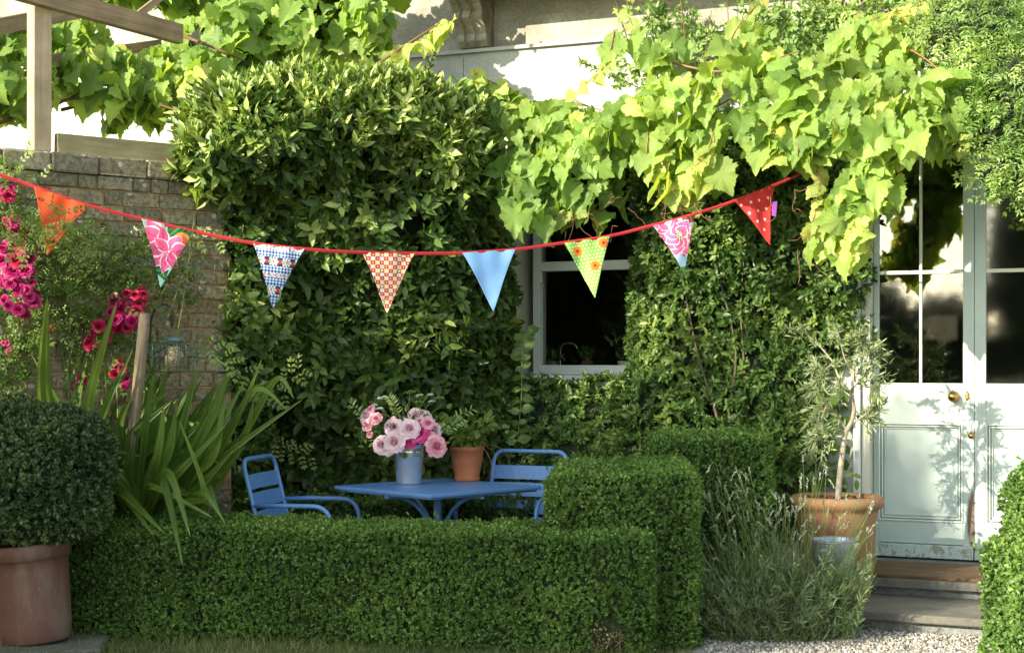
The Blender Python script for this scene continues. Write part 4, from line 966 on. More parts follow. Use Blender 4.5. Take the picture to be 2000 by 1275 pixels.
def bloom_mesh(name, layers=6, per=(3,5,6,7,8,9), open_=1.0, seed=0, ruf=.08):
    r = np.random.default_rng(seed); V = []; Fs = []; RR = []
    for L in range(layers):
        t = L/(layers-1); n = per[min(L,len(per)-1)]; tilt = .05+open_*1.28*t; rad = .015+.13*t; ln = .40+.44*t; wd_ = .20+.38*t
        for k in range(n):
            th = 2*math.pi*(k+.5*(L%2)+r.uniform(-.12,.12))/n; b = len(V); rr = np.clip(r.uniform(.0,.5)+.5*t,0,1)
            tl = tilt+r.uniform(-.12,.12); e = np.array([math.cos(th),math.sin(th),0]); s_ = np.array([-math.sin(th),math.cos(th),0]); z = np.array([0,0,1.])
            for i in range(4):
                u = i/3; a = tl*(.45+.75*u) - (.9*(1-t)*u if L < 4 else 0); pos = e*rad+(e*math.sin(a)+z*math.cos(a))*ln*u
                for j in range(5):
                    v = (j-2)/2; ww = wd_*math.sin(math.pi*min(1,.22+.62*u)); cup = (v*v)*.14*(1-.5*u)
                    V.append(pos+s_*v*ww+(-e*math.cos(a)+z*math.sin(a))*cup*1.1-(abs(v)**3)*(e*math.sin(a)+z*math.cos(a))*.10*u+r.normal(0,ruf*.12,3)*u+z*(-.25+.0*t)); RR.append(rr)
            for i in range(3):
                for j in range(4): Fs.append((b+i*5+j,b+i*5+j+1,b+i*5+j+6,b+i*5+j+5))
    me = bpy.data.meshes.new(name); me.from_pydata([tuple(v) for v in V], [], Fs); me.update()
    a = me.attributes.new('rnd','FLOAT','POINT'); a.data.foreach_set('value', np.array(RR,dtype=np.float32))
    me.polygons.foreach_set('use_smooth', np.ones(len(Fs),bool)); return me
bm_mag = bloom_mesh('magenta_bloom', 7, (4,5,7,8,9,10,11), .95, seed=1, ruf=.42); bm_cri = bloom_mesh('crimson_bloom', 7, (4,5,7,8,9,10,11), .9, seed=2, ruf=.42); bm_mag.materials.append(M['magenta']); bm_cri.materials.append(M['crimson'])
def put_bloom(parent, me, pos, dia, face, name='bloom', label=None):
    o = bpy.data.objects.new(name, me); COL.objects.link(o); o.parent = parent
    o.location = Vector(tuple(pos))-Vector(parent.location); o.scale = (dia*.62,)*3
    q = Vector(tuple(face)).to_track_quat('Z','Y'); o.rotation_mode = 'QUATERNION'; o.rotation_quaternion = q @ Matrix.Rotation(random.uniform(0,6.28),3,'Z').to_quaternion()
    if label: o['label'] = label
    return o
RC = [(10,410,45,55,7,.07,8.5),(15,445,50,60,6,.065,8.5),(5,530,50,50,10,.085,8.45),(45,540,45,50,10,.08,8.45),(30,575,50,45,8,.08,8.45),(60,560,25,40,4,.06,8.5),
      (245,600,45,35,11,.075,8.95),(240,620,40,25,6,.075,8.92),(270,595,25,30,4,.075,8.95),(190,655,22,30,7,.07,8.95),(205,640,20,14,3,.06,8.95),(235,718,18,20,4,.055,9.0),(245,745,12,14,3,.055,9.0),(155,742,14,20,3,.06,8.95),(83,737,10,8,2,.06,8.7),(12,680,12,16,3,.045,8.7),(95,625,8,22,2,.045,8.8),(60,440,40,30,4,.045,8.6),(60,480,40,15,3,.04,8.55)]
nb = 0
for (cx, cy, sx, sy, n, dia, Y) in RC:
    for i in range(n):
        if nb >= 99: break
        a = random.uniform(0,6.28); rr = math.sqrt(random.random()); px, py = cx+sx*rr*math.cos(a)*.95, cy+sy*rr*math.sin(a)*.95
        p = W(px, py, Y+random.uniform(-.04,.05)+(-.14 if cx > 180 else 0)); cri = random.random() < (.75 if cx > 180 else .25)
        put_bloom(ro, bm_cri if cri else bm_mag, p, dia*random.uniform(.62,1.12), (random.gauss((px-cx)/max(sx,1)*.5-.1,.25), -1, random.gauss(.25-(py-cy)/max(sy,1)*.5,.25))); nb += 1
# ------------------------------------------------------------------ blue table and chairs
tb = empty('garden_table', (-.45,9.62,0), R(44), 'square blue metal pedestal table with curved braces, set corner-on', 'table')
a = .445
mb = MB(); mb.box(-a,a,-a,a,.728,.75,bev=.006); mb.box(-a+.02,a-.02,-a+.02,a-.02,.716,.7275,bev=.003); mb.build('tabletop', M['blue'], tb, world=False)
mb = MB(); mb.tube([(0,0,.02),(0,0,.715)], .026, 14); mb.build('column', M['blue'], tb, world=False)
for k in range(4):
    th = k*math.pi/2+math.pi/4*0; d = np.array([math.cos(th),math.sin(th),0]); z = np.array([0,0,1.])
    q = [d*.028+z*.36]+[d*(.03+.34*(1-math.cos(t)))+z*(.36+.345*math.sin(t)) for t in np.linspace(.15,math.pi/2,12)]+[d*.41+z*.706]
    mb = MB(); mb.tube(q, .0125, 10); mb.build('brace', M['blue'], tb, world=False)
    q = [d*.03+z*.10, d*.15+z*.09, d*.27+z*.045, d*.34+z*.012]; mb = MB(); mb.tube(smooth_path(q,5), .014, 10); mb.build('foot', M['blue'], tb, world=False)

def chair(name, loc, rz, label):
    """faces +X locally"""
    t = empty(name, loc, rz, label, 'armchair', 'blue slatted garden armchairs')
    hw = .255; rt = .0135; top = .925
    bx = lambda z: -.22-.115*max(0,(z-.42))/.45         # rake of the back
    q = [(-.27,-hw,0),(bx(.45)-.0,-hw,.45)]
    for s in (-1,1):
        mb = MB(); mb.tube([(-.30,s*hw,0.012),(-.235,s*hw,.42)], rt, 10); mb.build('leg', M['blue'], t, world=False)
        # arm and front leg in one bent tube
        pts = [(bx(.655)-.003,s*(hw+.0),.655),(-.1,s*(hw+.012),.662),(.10,s*(hw+.014),.662)]
        pts += [(.10+.10*math.sin(u),s*(hw+.014),.562+.10*math.cos(u)) for u in np.linspace(.25,math.pi/2,7)]+[(.215,s*(hw+.012),.42),(.235,s*(hw+.01),.012)]
        mb = MB(); mb.tube(pts, rt, 10); mb.build('arm', M['blue'], t, world=False)
    pts = [(bx(.42),-hw,.42),(bx(.6),-hw,.6),(bx(top-.07),-hw,top-.07)]
    pts += [(bx(top-.07+.07*math.sin(u)), -hw+.07*(1-math.cos(u)), top-.07+.07*math.sin(u)) for u in np.linspace(.2,math.pi/2,7)]
    pts += [(x,-y,z) for x,y,z in pts[::-1]]
    mb = MB(); mb.tube(pts, rt, 12); mb.build('back_frame', M['blue'], t, world=False)
    for z in (.79,.683,.576,.47):
        mb = MB(); x = bx(z); h = .043; n = 9
        V = []; Fs = []
        for i in range(n):
            y = -hw+.004+(2*hw-.008)*i/(n-1); bow = -.018*(1-(y/hw)**2)
            for dz in (-h, h):
                for dx in (0, .004): V.append((bx(z+dz)+bow+dx, y, z+dz))
        for i in range(n-1):
            b = 4*i; Fs += [(b,b+2,b+6,b+4),(b+1,b+5,b+7,b+3),(b,b+4,b+5,b+1),(b+2,b+3,b+7,b+6)]
        Fs += [(0,1,3,2),(4*n-4,4*n-2,4*n-1,4*n-3)]
        mb.add(V, Fs); mb.build('back_slat', M['blue'], t, world=False)
    for k in range(5):
        x = -.2+.098*k; mb = MB(); mb.box(x,x+.085,-hw+.004,hw-.004,.432,.437,bev=.0015); mb.build('seat_slat', M['blue'], t, world=False)
    mb = MB()
    for s in (-1,1): mb.tube([(bx(.42),s*hw,.422),(.21,s*hw,.422)], .011, 8)
    mb.build('seat_frame', M['blue'], t, world=False)
    return t
chair('garden_armchair', (-1.19,9.50,0), R(-12), 'blue metal armchair left of the table, seen from the side facing right')
chair('garden_armchair', (-.02,9.88,0), R(-114), 'blue metal armchair behind the right of the table, its slatted back to the hedge block')

# ------------------------------------------------------------------ bucket of roses
TZ = .7505
bk = empty('flower_bucket', (-.633,9.74,TZ), 0, 'shiny galvanised bucket of pink roses standing on the blue table', 'flower bucket')
mb = MB(); mb.lathe([(0,.004),(.070,.002),(.074,0),(.077,.01),(.0925,.165),(.095,.168),(.0935,.176),(.0955,.181),(.0945,.189),(.097,.194),(.0955,.201),(.0985,.238),(.1025,.242),(.102,.247),(.0975,.244),(.093,.18),(.075,.02),(0,.02)], n=64)
mb.build('bucket', M['galv'], bk, world=False)
mb = MB(); mb.tube([(.100,.0,.22),(.108,-.005,.23),(.112,-.005,.215),(.105,0,.20)], .003, 6); mb.box(-.0085,.0115,-.104,-.098,.205,.235,bev=.001); mb.build('handle_lug', M['galv_dull'], bk, world=False)
blp = {c: bloom_mesh('garden_rose_'+c, 7, (3,5,6,8,9,10,10), op, sd, rf) for c, op, sd, rf in (('a',.95,11,.3),('b',.9,12,.3),('c',.8,13,.3))}
def colbloom(key, mat):
    me = blp[key].copy(); me.materials.append(M[mat]); return me
PB = {('a','palepink'):colbloom('a','palepink'),('b','palepink'):colbloom('b','palepink'),('b','hotpink'):colbloom('b','hotpink'),('c','midpink'):colbloom('c','midpink'),('a','midpink'):colbloom('a','midpink')}
BL = [(770,862,34,'a','palepink',9.55),(745,868,30,'b','palepink',9.62),(800,836,32,'b','palepink',9.55),(768,832,28,'a','palepink',9.65),(818,843,36,'b','hotpink',9.58),(798,855,32,'b','hotpink',9.6),(853,871,34,'a','midpink',9.52),
      (845,857,24,'c','midpink',9.6),(848,838,26,'a','palepink',9.68),(828,815,26,'b','palepink',9.72),(813,810,24,'a','palepink',9.7),(836,826,22,'c','midpink',9.6),(716,812,26,'b','palepink',9.68),(735,817,20,'c','midpink',9.62),(718,830,20,'c','midpink',9.66),(724,799,15,'c','midpink',9.68),
      (768,821,14,'c','midpink',9.7),(859,866,20,'b','palepink',9.62),(758,876,22,'a','palepink',9.6),(722,848,12,'c','midpink',9.66)]
for px, py, dpx, k, mt, Y in BL:
    p = W(px, py, Y); put_bloom(bk, PB[(k,mt)], p, dpx/F*Y*1.15, ((px-795)/90*.8, -1, .45+(840-py)/80*.4), 'rose_bloom', 'hot pink bloom' if mt == 'hotpink' else None)
# leafy filling, stems
ctr = W(797,880,9.74)
P = np.array([W(random.gauss(795,42), random.gauss(848,20), random.uniform(9.62,9.85)) for _ in range(230)])
scatter('foliage', M['rosel'], bk, OVW, P, (P-ctr)+rng.normal(0,.08,P.shape), rng.normal(0,.5,P.shape)+[0,-.6,.6], rng.uniform(.03,.06,len(P)), rng.uniform(0,.8,len(P)))
sts = [(683,790),(700,795),(748,775),(740,798),(800,765),(833,772),(845,780),(862,792),(925,800),(905,815),(770,790),(785,800),(815,790),(722,840),(760,770),(830,800)]
branches('stem', bk, M['gstem'], [[W(797,890,9.74), W((797+x)/2,(850+y)/2,9.7), W(x,y,9.7)] for x,y in sts], .003, .0012, 5)
for (x0,y0,x1,y1) in ((720,830,683,788),(860,840,925,798),(870,850,905,818),(780,810,760,775),(740,840,728,870)):
    q = [(x0,y0,9.7),((x0+x1)/2,(y0+y1)/2-4,9.68),(x1,y1,9.68)]; pin_spray(bk, q, 16, .04, 'jasmine', tpl_oval(.28))
umb = [(748,775,22,'w'),(740,797,16,'w'),(733,790,10,'w'),(802,764,24,'g'),(820,771,12,'w'),(840,770,12,'w'),(843,783,14,'w'),(858,776,22,'g'),(818,784,20,'g')]
for i,(x,y,d,kk) in enumerate(umb):
    n = 110; c = W(x,y,9.7); rr = np.sqrt(rng.random(n))*d/2/F*9.7; th = rng.uniform(0,6.28,n); P = c+np.stack([rr*np.cos(th), rr*np.sin(th), .25*rr*np.cos(th+1)-rr*rr*4],1)
    scatter('umbel', M['whitefl'] if kk == 'w' else M['jasmine'], bk, tpl_small(.9), P, rng.normal(0,1,(n,3)), rng.normal(0,.6,(n,3))+[0,-.5,1], rng.uniform(.005,.009,n), rng.random(n))
# terracotta pot with trailing plant
tpz = empty('potted_plant', (-.284,10.0,TZ), 0, 'small terracotta pot with a trailing green plant on the blue table', 'potted plant')
mb = MB(); mb.lathe([(0,.003),(.078,.001),(.082,.004),(.084,.02),(.080,.026),(.0775,.03),(.098,.135),(.103,.19),(.107,.193),(.110,.20),(.110,.213),(.106,.217),(.101,.214),(.098,.2),(0,.19)], n=56); mb.build('pot', M['terra'], tpz, world=False)
n = 210; c = W(915,858,10.0); th = rng.uniform(0,6.28,n); up = rng.uniform(0,1,n); P = c+np.stack([np.cos(th)*(.03+.12*up), np.sin(th)*(.03+.10*up), -.05+.19*up*(1-.3*rng.random(n))],1)
scatter('foliage', M['rosel'], tpz, tpl_oval(.6), P, (P-c)+rng.normal(0,.09,P.shape), rng.normal(0,.4,P.shape)+[0,-.4,.9], rng.uniform(.035,.075,n), rng.uniform(.3,1,n))
tr = [[W(935,865,9.95),W(955,890,9.9),W(962,930,9.85),W(958,975,9.8)],[W(930,862,9.95),W(952,872,9.9),W(975,900,9.9),W(1000,990,9.85)],[W(940,866,10),W(985,880,9.95),W(1005,940,9.9),W(1010,1000,9.85)],[W(940,850,10),W(970,835,9.95),W(995,842,9.95)],[W(925,862,9.9),W(945,900,9.88),W(945,930,9.88)],[W(938,862,9.9),W(960,905,9.88),W(952,935,9.88)],[W(915,850,9.95),W(965,828,9.9),W(985,832,9.9)]]
branches('runner', tpz, M['redstem'], tr, .0018, .0009, 4)
P = np.array([W(*p) for p in [(958,972,9.8),(1000,975,9.85),(1003,985,9.85),(996,990,9.85),(985,1000,9.85),(1010,970,9.88),(975,995,9.85),(992,838,9.95),(980,830,9.95),(970,833,9.95),(986,846,9.95),(965,842,9.95)]])
scatter('runner_leaves', M['rosel'], tpz, tpl_oval(.7), P, rng.normal(0,.6,P.shape)+[0,0,.3], rng.normal(0,.3,P.shape)+[0,-1,.4], rng.uniform(.03,.05,len(P)), rng.uniform(.2,.8,len(P)))

# ------------------------------------------------------------------ stake and bird feeder
top = W(283,612,8.72); bot = W(254,900,8.95); 
sk = empty('wooden_stake', (bot[0],bot[1],0), 0, 'leaning grey round wooden stake between the rose and the bird feeder', 'stake')
mb = MB(); bb = bot+(bot-top)*.55; mb.tube([bb, bot, (top+bot)/2+[.003,0,0], top], [.036,.035,.033,.030], 16); mb.build('post', M['wood_post'], sk)
mb = MB(); hp = [W(291,672,8.97),W(294,650,8.97),W(296,625,8.97),W(304,603,8.97),W(318,594,8.97),W(331,600,8.97),W(339,618,8.97),W(338,636,8.97)]
mb.tube(smooth_path(hp,6), .0055, 8); mb.build('hook', M['black_iron'], sk)
fc = W(338,700,8.97); zt_ = (702-662)/F*8.97; 
fd = empty('bird_feeder', fc, 0, 'green wire caged bird feeder filled with seed, hanging from the iron hook', 'bird feeder')
mb = MB(); rC = .133; hz0, hz1 = -.066, .095; nw = 16
for k in range(nw):
    th = 2*math.pi*k/nw; e = np.array([math.cos(th),math.sin(th),0]); z = np.array([0,0,1.])
    mb.tube([e*.05+z*hz1, e*(rC-.035)+z*hz1, e*(rC-.01)+z*(hz1-.008), e*rC+z*(hz1-.032), e*rC+z*hz0], .0026, 5)
for z, r_ in ((hz0,rC),(-.012,rC),(.052,rC),(hz1,.05),(hz1,.095)):
    mb.tube([(r_*math.cos(t),r_*math.sin(t),z) for t in np.linspace(0,2*math.pi,33)[:-1]], .0026, 5, closed=True)
for k in range(8):
    th = math.pi*k/8; mb.tube([(rC*math.cos(th),rC*math.sin(th),hz0),(-rC*math.cos(th),-rC*math.sin(th),hz0)], .0014, 4)
mb.build('cage', M['dkgreen_wire'], fd, world=False)
sm_, nts, bs, _o = new_mat('seed_mix'); v = nts.nodes.new('ShaderNodeTexVoronoi'); v.inputs['Scale'].default_value = 130; nts.links.new(objc(nts), v.inputs['Vector'])
sc = nts.nodes.new('ShaderNodeSeparateColor'); nts.links.new(v.outputs['Color'], sc.inputs[0]); rp = ramp(nts, [(0,(.10,.06,.03)),(.5,(.45,.30,.15)),(1,(.65,.50,.30))]); nts.links.new(sc.outputs[0], rp.inputs[0]); nts.links.new(rp.outputs[0], bs.inputs['Base Color']); bump(nts, bs, v.outputs['Distance'], .9, -.006)
mb = MB(); mb.lathe([(0,-.06),(.043,-.06),(.043,.065),(0,.065)], n=24); mb.build('seed', sm_, fd, world=False)
mb = MB()
for k in range(14):
    th = 2*math.pi*k/14; mb.tube([(.045*math.cos(th),.045*math.sin(th),-.062),(.045*math.cos(th),.045*math.sin(th),.09)], .0009, 4)
for z in np.linspace(-.055,.085,9): mb.tube([(.045*math.cos(t),.045*math.sin(t),z) for t in np.linspace(0,2*math.pi,21)[:-1]], .0009, 4, closed=True)
mb.build('mesh_tube', M['galv_dull'], fd, world=False)
mb = MB(); mb.lathe([(0,.122),(.02,.121),(.042,.116),(.048,.108),(.048,.098),(0,.098)], n=28); mb.build('lid', plain('blue_green_lid', (.12,.24,.25), .35), fd, world=False)
mb = MB(); mb.tube([(-.03,0,.11),(-.012,0,.15),(.0,0,.185)], .002, 5); mb.tube([(.03,0,.11),(.012,0,.15),(.0,0,.185)], .002, 5); mb.build('hanger', M['gstem'], fd, world=False)

# ------------------------------------------------------------------ bunting
def Yb(px): return 8.45+ (px/1560)*1.3
CP = [(-260,255),(-120,305),(0,342),(68,365),(176,402),(278,428),(380,452),(495,475),(600,487),(706,493),(810,495),(903,494),(1007,487),(1102,474),(1190,461),(1275,440),(1360,417),(1435,392),(1512,362),(1562,340)]
cpw = [W(x,y,Yb(x)) for x,y in CP]
bun = empty('bunting', W(700,493,Yb(700)), 0, 'string of eight patterned cloth pennants on red tape strung across the garden', 'bunting')
q = smooth_path(cpw, 6); mb = MB(); V = []; Fs = []
for i, p in enumerate(q):
    w = .0095; sg = math.sin(i*.9)*.003
    V += [p+[0,-.004+sg,w], p+[0,-.0075+sg,0], p+[0,-.004+sg,-w], p+[0,.004+sg,-w], p+[0,.004+sg,w]]
for i in range(len(q)-1):
    for k in range(5): Fs.append((5*i+k,5*i+(k+1)%5,5*i+5+(k+1)%5,5*i+5+k))
mb.add(V, Fs); mb.build('tape', M['cord'], bun)

def s2l(c): return tuple(((v/255+.055)/1.055)**2.4 if v > 10 else v/3294.6 for v in c)
C = {k: np.array(s2l(v)) for k, v in dict(orange=(232,84,30), pink=(232,96,150), pinkd=(200,44,90), pinkl=(250,222,230), mint=(165,222,205), green=(50,120,50), greend=(22,66,36), greenl=(120,180,70), rust=(215,90,30), yellow=(240,190,60), lblue=(172,205,240), white=(236,240,246), navy=(26,34,92), mid=(120,160,215), red=(200,42,44), redd=(186,30,36), cream=(248,224,180), blush=(240,205,190), sky=(130,178,232), lime=(140,196,82), limel=(226,244,200), og=(240,130,40), brown=(150,50,20), dot=(240,205,195), gold=(225,180,80)).items()}
def petal(u, v, cu, cv, ang, ln, wd):
    """inside measure of a pointed petal starting at (cu,cv): (d<1 inside, t along)"""
    x, y = u-cu, v-cv; t = (x*math.cos(ang)+y*math.sin(ang))/ln; s = (-x*math.sin(ang)+y*math.cos(ang))/wd
    if t <= 0 or t >= 1: return 9, t
    return abs(s)/max(1e-4, math.sin(math.pi*min(1,t**.75))), t
def paint_petals(col, u, v, pts, base, edge, shade):
    for (cu,cv,a,ln,wd) in pts:
        d, t = petal(u,v,cu,cv,R(a),ln,wd)
        if d < 1:
            col = edge if d > .82 or t > .93 else base*(1-.55*max(0,1-t*1.7))+shade*(.55*max(0,1-t*1.7))
            if d < .12 and t < .7: col = shade*.6+base*.4
    return col
def flower(u, v, cu, cv, r, n, cp, cc, ro_=.35):
    x, y = u-cu, v-cv; d = math.hypot(x, y)
    if d > r: return None
    if d < r*ro_: return cc
    return cp if math.cos(n*math.atan2(y,x)) > -0.25+1.2*(d/r-.75) else None
def p_orange(u,v): return C['orange']*(.97+.05*math.sin(u*30))
def p_floral(u,v):
    c = C['mint']
    if v < .22 and u > .5: c = C['greend'] if math.sin(60*(u+v)) > 0 else C['green']
    d = math.hypot(u-.80, v-.23)
    if d < .17: c = C['rust'] if math.sin(26*math.atan2(v-.23,u-.80)) > -.1 or d < .12 else C['gold']
    if u < .36 and .48 < v < .68: c = C['yellow'] if math.sin(40*v) > 0 else C['rust']
    dd, t = petal(u,v,.42,.46,R(62),.48,.15)
    if dd < 1: c = C['greenl'] if dd < .1 else (C['greend'] if (math.sin(70*v+20*u) > .4 or dd > .8) else C['green'])
    return paint_petals(c, u, v, [(.5,.38,200,.5,.17),(.5,.3,215,.55,.15),(.45,.25,190,.5,.15),(.6,.42,140,.5,.12),(.5,.35,250,.34,.12),(.62,.40,300,.32,.15),(.55,.36,165,.45,.14),(.64,.42,340,.36,.15),(.62,.44,100,.34,.12),(.62,.42,60,.30,.10),(.60,.40,205,.34,.10)], C['pink'], C['pinkl'], C['pinkd'])
def p_ging(u,v):
    def gg():
        x, y = (u*16)%1, (v*20)%1; a_, b_ = x < .5, y < .5
        return C['navy']*.9 if a_ and b_ else (C['mid'] if a_ or b_ else C['white'])
    for v0, v1 in ((.18,.33),(.64,.77)):
        if v0 <= v <= v1:
            vc = (v0+v1)/2
            for k in range(7):
                cu = .15+k*.125*2
                f = flower(u, vc+(v-vc)*1.15, cu, vc, .095, 8, C['white'], C['rust'], .22)
                if f is not None: return f
                if abs(u-cu-.125) < .035 and abs(v-vc) < .03: return C['red']
                if abs(abs(u-cu-.125)-.055) < .016 and abs(v-vc) < .03: return C['greenl']
            return C['navy']
    for vc, k0 in ((.47,0),(.025,1),(.98,0)):
        if abs(v-vc) < .033:
            for k in range(14):
                f = flower(u, v, .03+k*.075, vc, .034, 6, (C['navy'],C['red'])[(k+k0)%2], C['white'], .25)
                if f is not None: return f
            return C['white']
    return gg()
def p_check(u,v):
    x, y = u*12, v*15.5; i, j = int(x), int(y); fx, fy = x-i-.5, y-j-.5; rr = math.hypot(fx, fy)
    if (i+j)%2 == 0:
        if (i%4 == 0 and j%4 == 0): return C['limel']*.9 if rr < .33 else C['redd']
        return C['cream'] if rr < .17 else C['red']
    if (i%2 == 0) and j%4 == 1: return C['gold'] if rr < .16 else (C['white'] if rr < .42 else C['blush'])
    if j%2 == 1: return C['blush']
    return C['cream'] if i%2 else C['blush']
def p_sky(u,v): return C['sky']
def p_lime(u,v):
    for cu, cv in ((.26,.17),(.82,.10),(.56,.46)):
        d = math.hypot(u-cu,(v-cv)*1.25)
        if d < .035: return C['brown']
        if d < .105+.012*math.sin(11*math.atan2(v-cv,u-cu)): return C['og']
    x, y = u*13, v*17; j = int(y); x += .5*(j%2); fx, fy = x-math.floor(x)-.5, y-j-.5
    return C['limel'] if math.hypot(fx,fy) < .24 else C['lime']
def p_peony(u,v):
    c = C['lblue']*.85
    if v > .88: c = C['green']
    if u > .66 and v < .14: c = C['greend'] if math.sin(50*u) > 0 else C['red']
    if abs((u-.86)+.3*(v-.3)) < .03 and v > .15: c = C['yellow']*.9
    for (rad,n,o,ln,wd,) in ((0,9,0,.44,.19),(0,7,.4,.30,.15)):
        c = paint_petals(c,u,v*1.12,[(.44,.36,360*k/n+40*o,ln,wd) for k in range(n)],C['pink']*.97,C['pinkl'],C['pinkd'])
    c = paint_petals(c,u,v*1.1,[(.3,.12,200,.35,.10),(.32,.1,170,.32,.10),(.3,.16,225,.30,.09)],C['pink'],C['pinkl'],C['pinkd'])
    d = math.hypot((u-.46)*1.5,(v*1.12-.34))
    if d < .10: c = C['greend'] if math.sin(9*math.atan2(v-.3,u-.46))*d > .0 else C['limel']
    if abs(u-.42) < .03 and abs(v-.68) < .02: c = C['pinkd']
    return c
def p_dot(u,v):
    x, y = u*4.6+.3*v, v*5.4-.6*u; j = math.floor(y); x += .5*(j%2); fx, fy = x-math.floor(x)-.5, y-j-.5
    return C['dot'] if math.hypot(fx, fy*.9) < .13 else C['red']
PN = [(68,365,176,402,93,499,p_orange,'plain orange pennant'),(278,428,380,452,314,562,p_floral,'mint pennant printed with a large pink flower'),(495,475,595,487,534,603,p_ging,'blue gingham pennant with daisy bands'),
      (706,493,810,496,756,613,p_check,'red and cream checked pennant with tiny flowers'),(903,494,1007,487,964,609,p_sky,'plain sky blue pennant'),(1102,475,1191,461,1162,582,p_lime,'lime green pennant with white dots and orange flowers'),
      (1275,441,1359,418,1336,533,p_peony,'pale blue pennant printed with a pink peony'),(1435,393,1513,362,1504,479,p_dot,'red pennant with pale dots')]
for i,(x0,y0,x1,y1,xt,yt,fn,lab) in enumerate(PN):
    A = W(x0,y0,Yb(x0)); B_ = W(x1,y1,Yb(x1)); Tp = W(xt,yt,Yb(xt)-.05); n = 90
    V = []; idx = {}; Fs = []; cols = []
    for j in range(n+1):
        v = j/n; m = max(1,n-j)
        for k in range(m+1 if j < n else 1):
            s = k/m if j < n else .5
            u = .5+(s-.5)*(1-v); e = 1-v
            p = A*(1-s)*e+B_*s*e+Tp*v
            sag = math.sin(math.pi*s)*.0
            wv = .014*math.sin(7.5*(s-.5)*e+i*1.7+2*v)*math.sin(math.pi*v*.9+.15)+.006*math.sin(16*(s-.5)*e+i)*(1-v)+.004*math.sin(19*v+i*2)*(s-.5)+.018*math.sin(math.pi*v)*(1 if i%2 else -1)
            pin = .016*math.sin(math.pi*v)*(.4+.6*math.sin(2.3*i+1)**2)*(1 if s < .5 else -1)*(abs(s-.5)*2)*e
            p = p+np.array([pin, wv-.008, 0]); idx[(j,k)] = len(V); V.append(p)
            uu = (np.dot(p-A, (B_-A))/np.dot(B_-A,B_-A)); dd_ = min(s,1-s)*e; cols.append(list(fn(float(np.clip(uu,0,.999)), min(v,.999))*(.78 if .03 < dd_ < .042 else 1))+[1])
    for j in range(n):
        m = max(1,n-j)
        for k in range(m):
            Fs.append((idx[(j,k)], idx[(j,k+1)], idx[(j+1, min(k,max(0,m-1)) if j+1 < n else 0)]))
            if k < m-1: Fs.append((idx[(j,k+1)], idx[(j+1,k+1)], idx[(j+1,k)]))
    me = bpy.data.meshes.new('pennant'); me.from_pydata([tuple(v) for v in V], [], Fs); me.update(); me.polygons.foreach_set('use_smooth', np.ones(len(Fs),bool))
    ca = me.color_attributes.new('print','FLOAT_COLOR','POINT'); ca.data.foreach_set('color', np.array(cols,dtype=np.float32).ravel())
    pe = link('pennant', me, M['cloth'], bun); pe['label'] = lab
    sol = pe.modifiers.new('cloth','SOLIDIFY'); sol.thickness = .0018; sol.offset = 0
    if fn is p_dot:
        a_ = W(1509,395,Yb(1510)-.02); mb = MB(); mb.add([a_,a_+[.028,0,.006],a_+[.021,.002,-.088],a_+[-.005,.002,-.082],a_+[0,.005,0],a_+[.028,.005,.006],a_+[.021,.007,-.088],a_+[-.005,.007,-.082]],[(0,1,2,3),(7,6,5,4),(0,4,5,1),(1,5,6,2),(2,6,7,3),(3,7,4,0)])
        mb.build('ribbon_tag', M['purple'], pe)['label'] = 'small purple ribbon tag'

# ------------------------------------------------------------------ olive tree in its pot
ob = W(1634,0,9.35); ob[2] = 0.0; 
ot = empty('potted_olive', ob, 0, 'young standard olive tree in a wide weathered terracotta pot beside the doors', 'potted tree')
rz = W(1634,967,9.35)[2]; mb = MB(); mb.lathe([(0,.116),(.185,.116),(.195,.13),(.235,rz-.10),(.245,rz-.075),(.265,rz-.065),(.278,rz-.04),(.278,rz-.018),(.262,rz-.002),(.24,rz),(.228,rz-.02),(.22,rz-.05),(0,rz-.05)], c=tuple(ob), n=64); mb.build('pot', M['terra_old'], ot)
ss = MB(); V = []; 
mb = MB(); mb.lathe([(0,rz-.022),(.1,rz-.026),(.226,rz-.034)], c=tuple(ob), n=40); so_ = mb.build('soil', M['potsoil'], ot)
n = 160; th = rng.uniform(0,6.28,n); r_ = np.sqrt(rng.random(n))*.21; P = np.stack([ob[0]+r_*np.cos(th), ob[1]+r_*np.sin(th), np.full(n,rz-.025)],1)
scatter('crumbled_soil', M['potsoil'], ot, (gv,gf), P, rng.normal(size=(n,3)), rng.normal(size=(n,3)), rng.uniform(.01,.03,n), rng.random(n))['kind'] = 'stuff'
def wp(x,y,d=0): return W(x,y,9.35+d)
tk = [wp(1637,975),wp(1640,930),wp(1646,880),wp(1652,845),wp(1662,825),wp(1668,800),wp(1665,765),wp(1668,720),wp(1678,690)]
mb = MB(); qq = smooth_path(tk,6); mb.tube(qq, list(np.linspace(.019,.007,len(qq))), 10); mb.build('trunk', M['olivebark'], ot)
lb = [[(1655,840),(1640,820),(1615,790),(1600,800)],[(1668,800),(1690,815),(1700,790)],[(1666,770),(1640,740),(1625,705),(1590,665),(1560,640)],[(1668,730),(1650,700),(1640,660),(1630,640)],[(1672,700),(1682,670),(1678,650)],[(1665,760),(1690,730),(1705,740)],[(1660,830),(1700,800),(1715,760)],[(1645,740),(1610,740),(1590,760)],[(1650,850),(1620,840),(1600,870)],[(1625,710),(1610,720),(1590,705)],[(1668,780),(1650,760),(1620,770),(1600,740)],[(1615,790),(1600,830),(1590,860)],[(1690,730),(1710,700),(1708,690)],[(1665,750),(1680,720),(1695,690),(1688,665)]]
lbw = [[wp(x,y,random.uniform(-.12,.12)*i/3) for i,(x,y) in enumerate(l)] for l in lb]
branches('branch', ot, M['olivebark'], lbw, .007, .0018, 6)
PP = []; TT = []
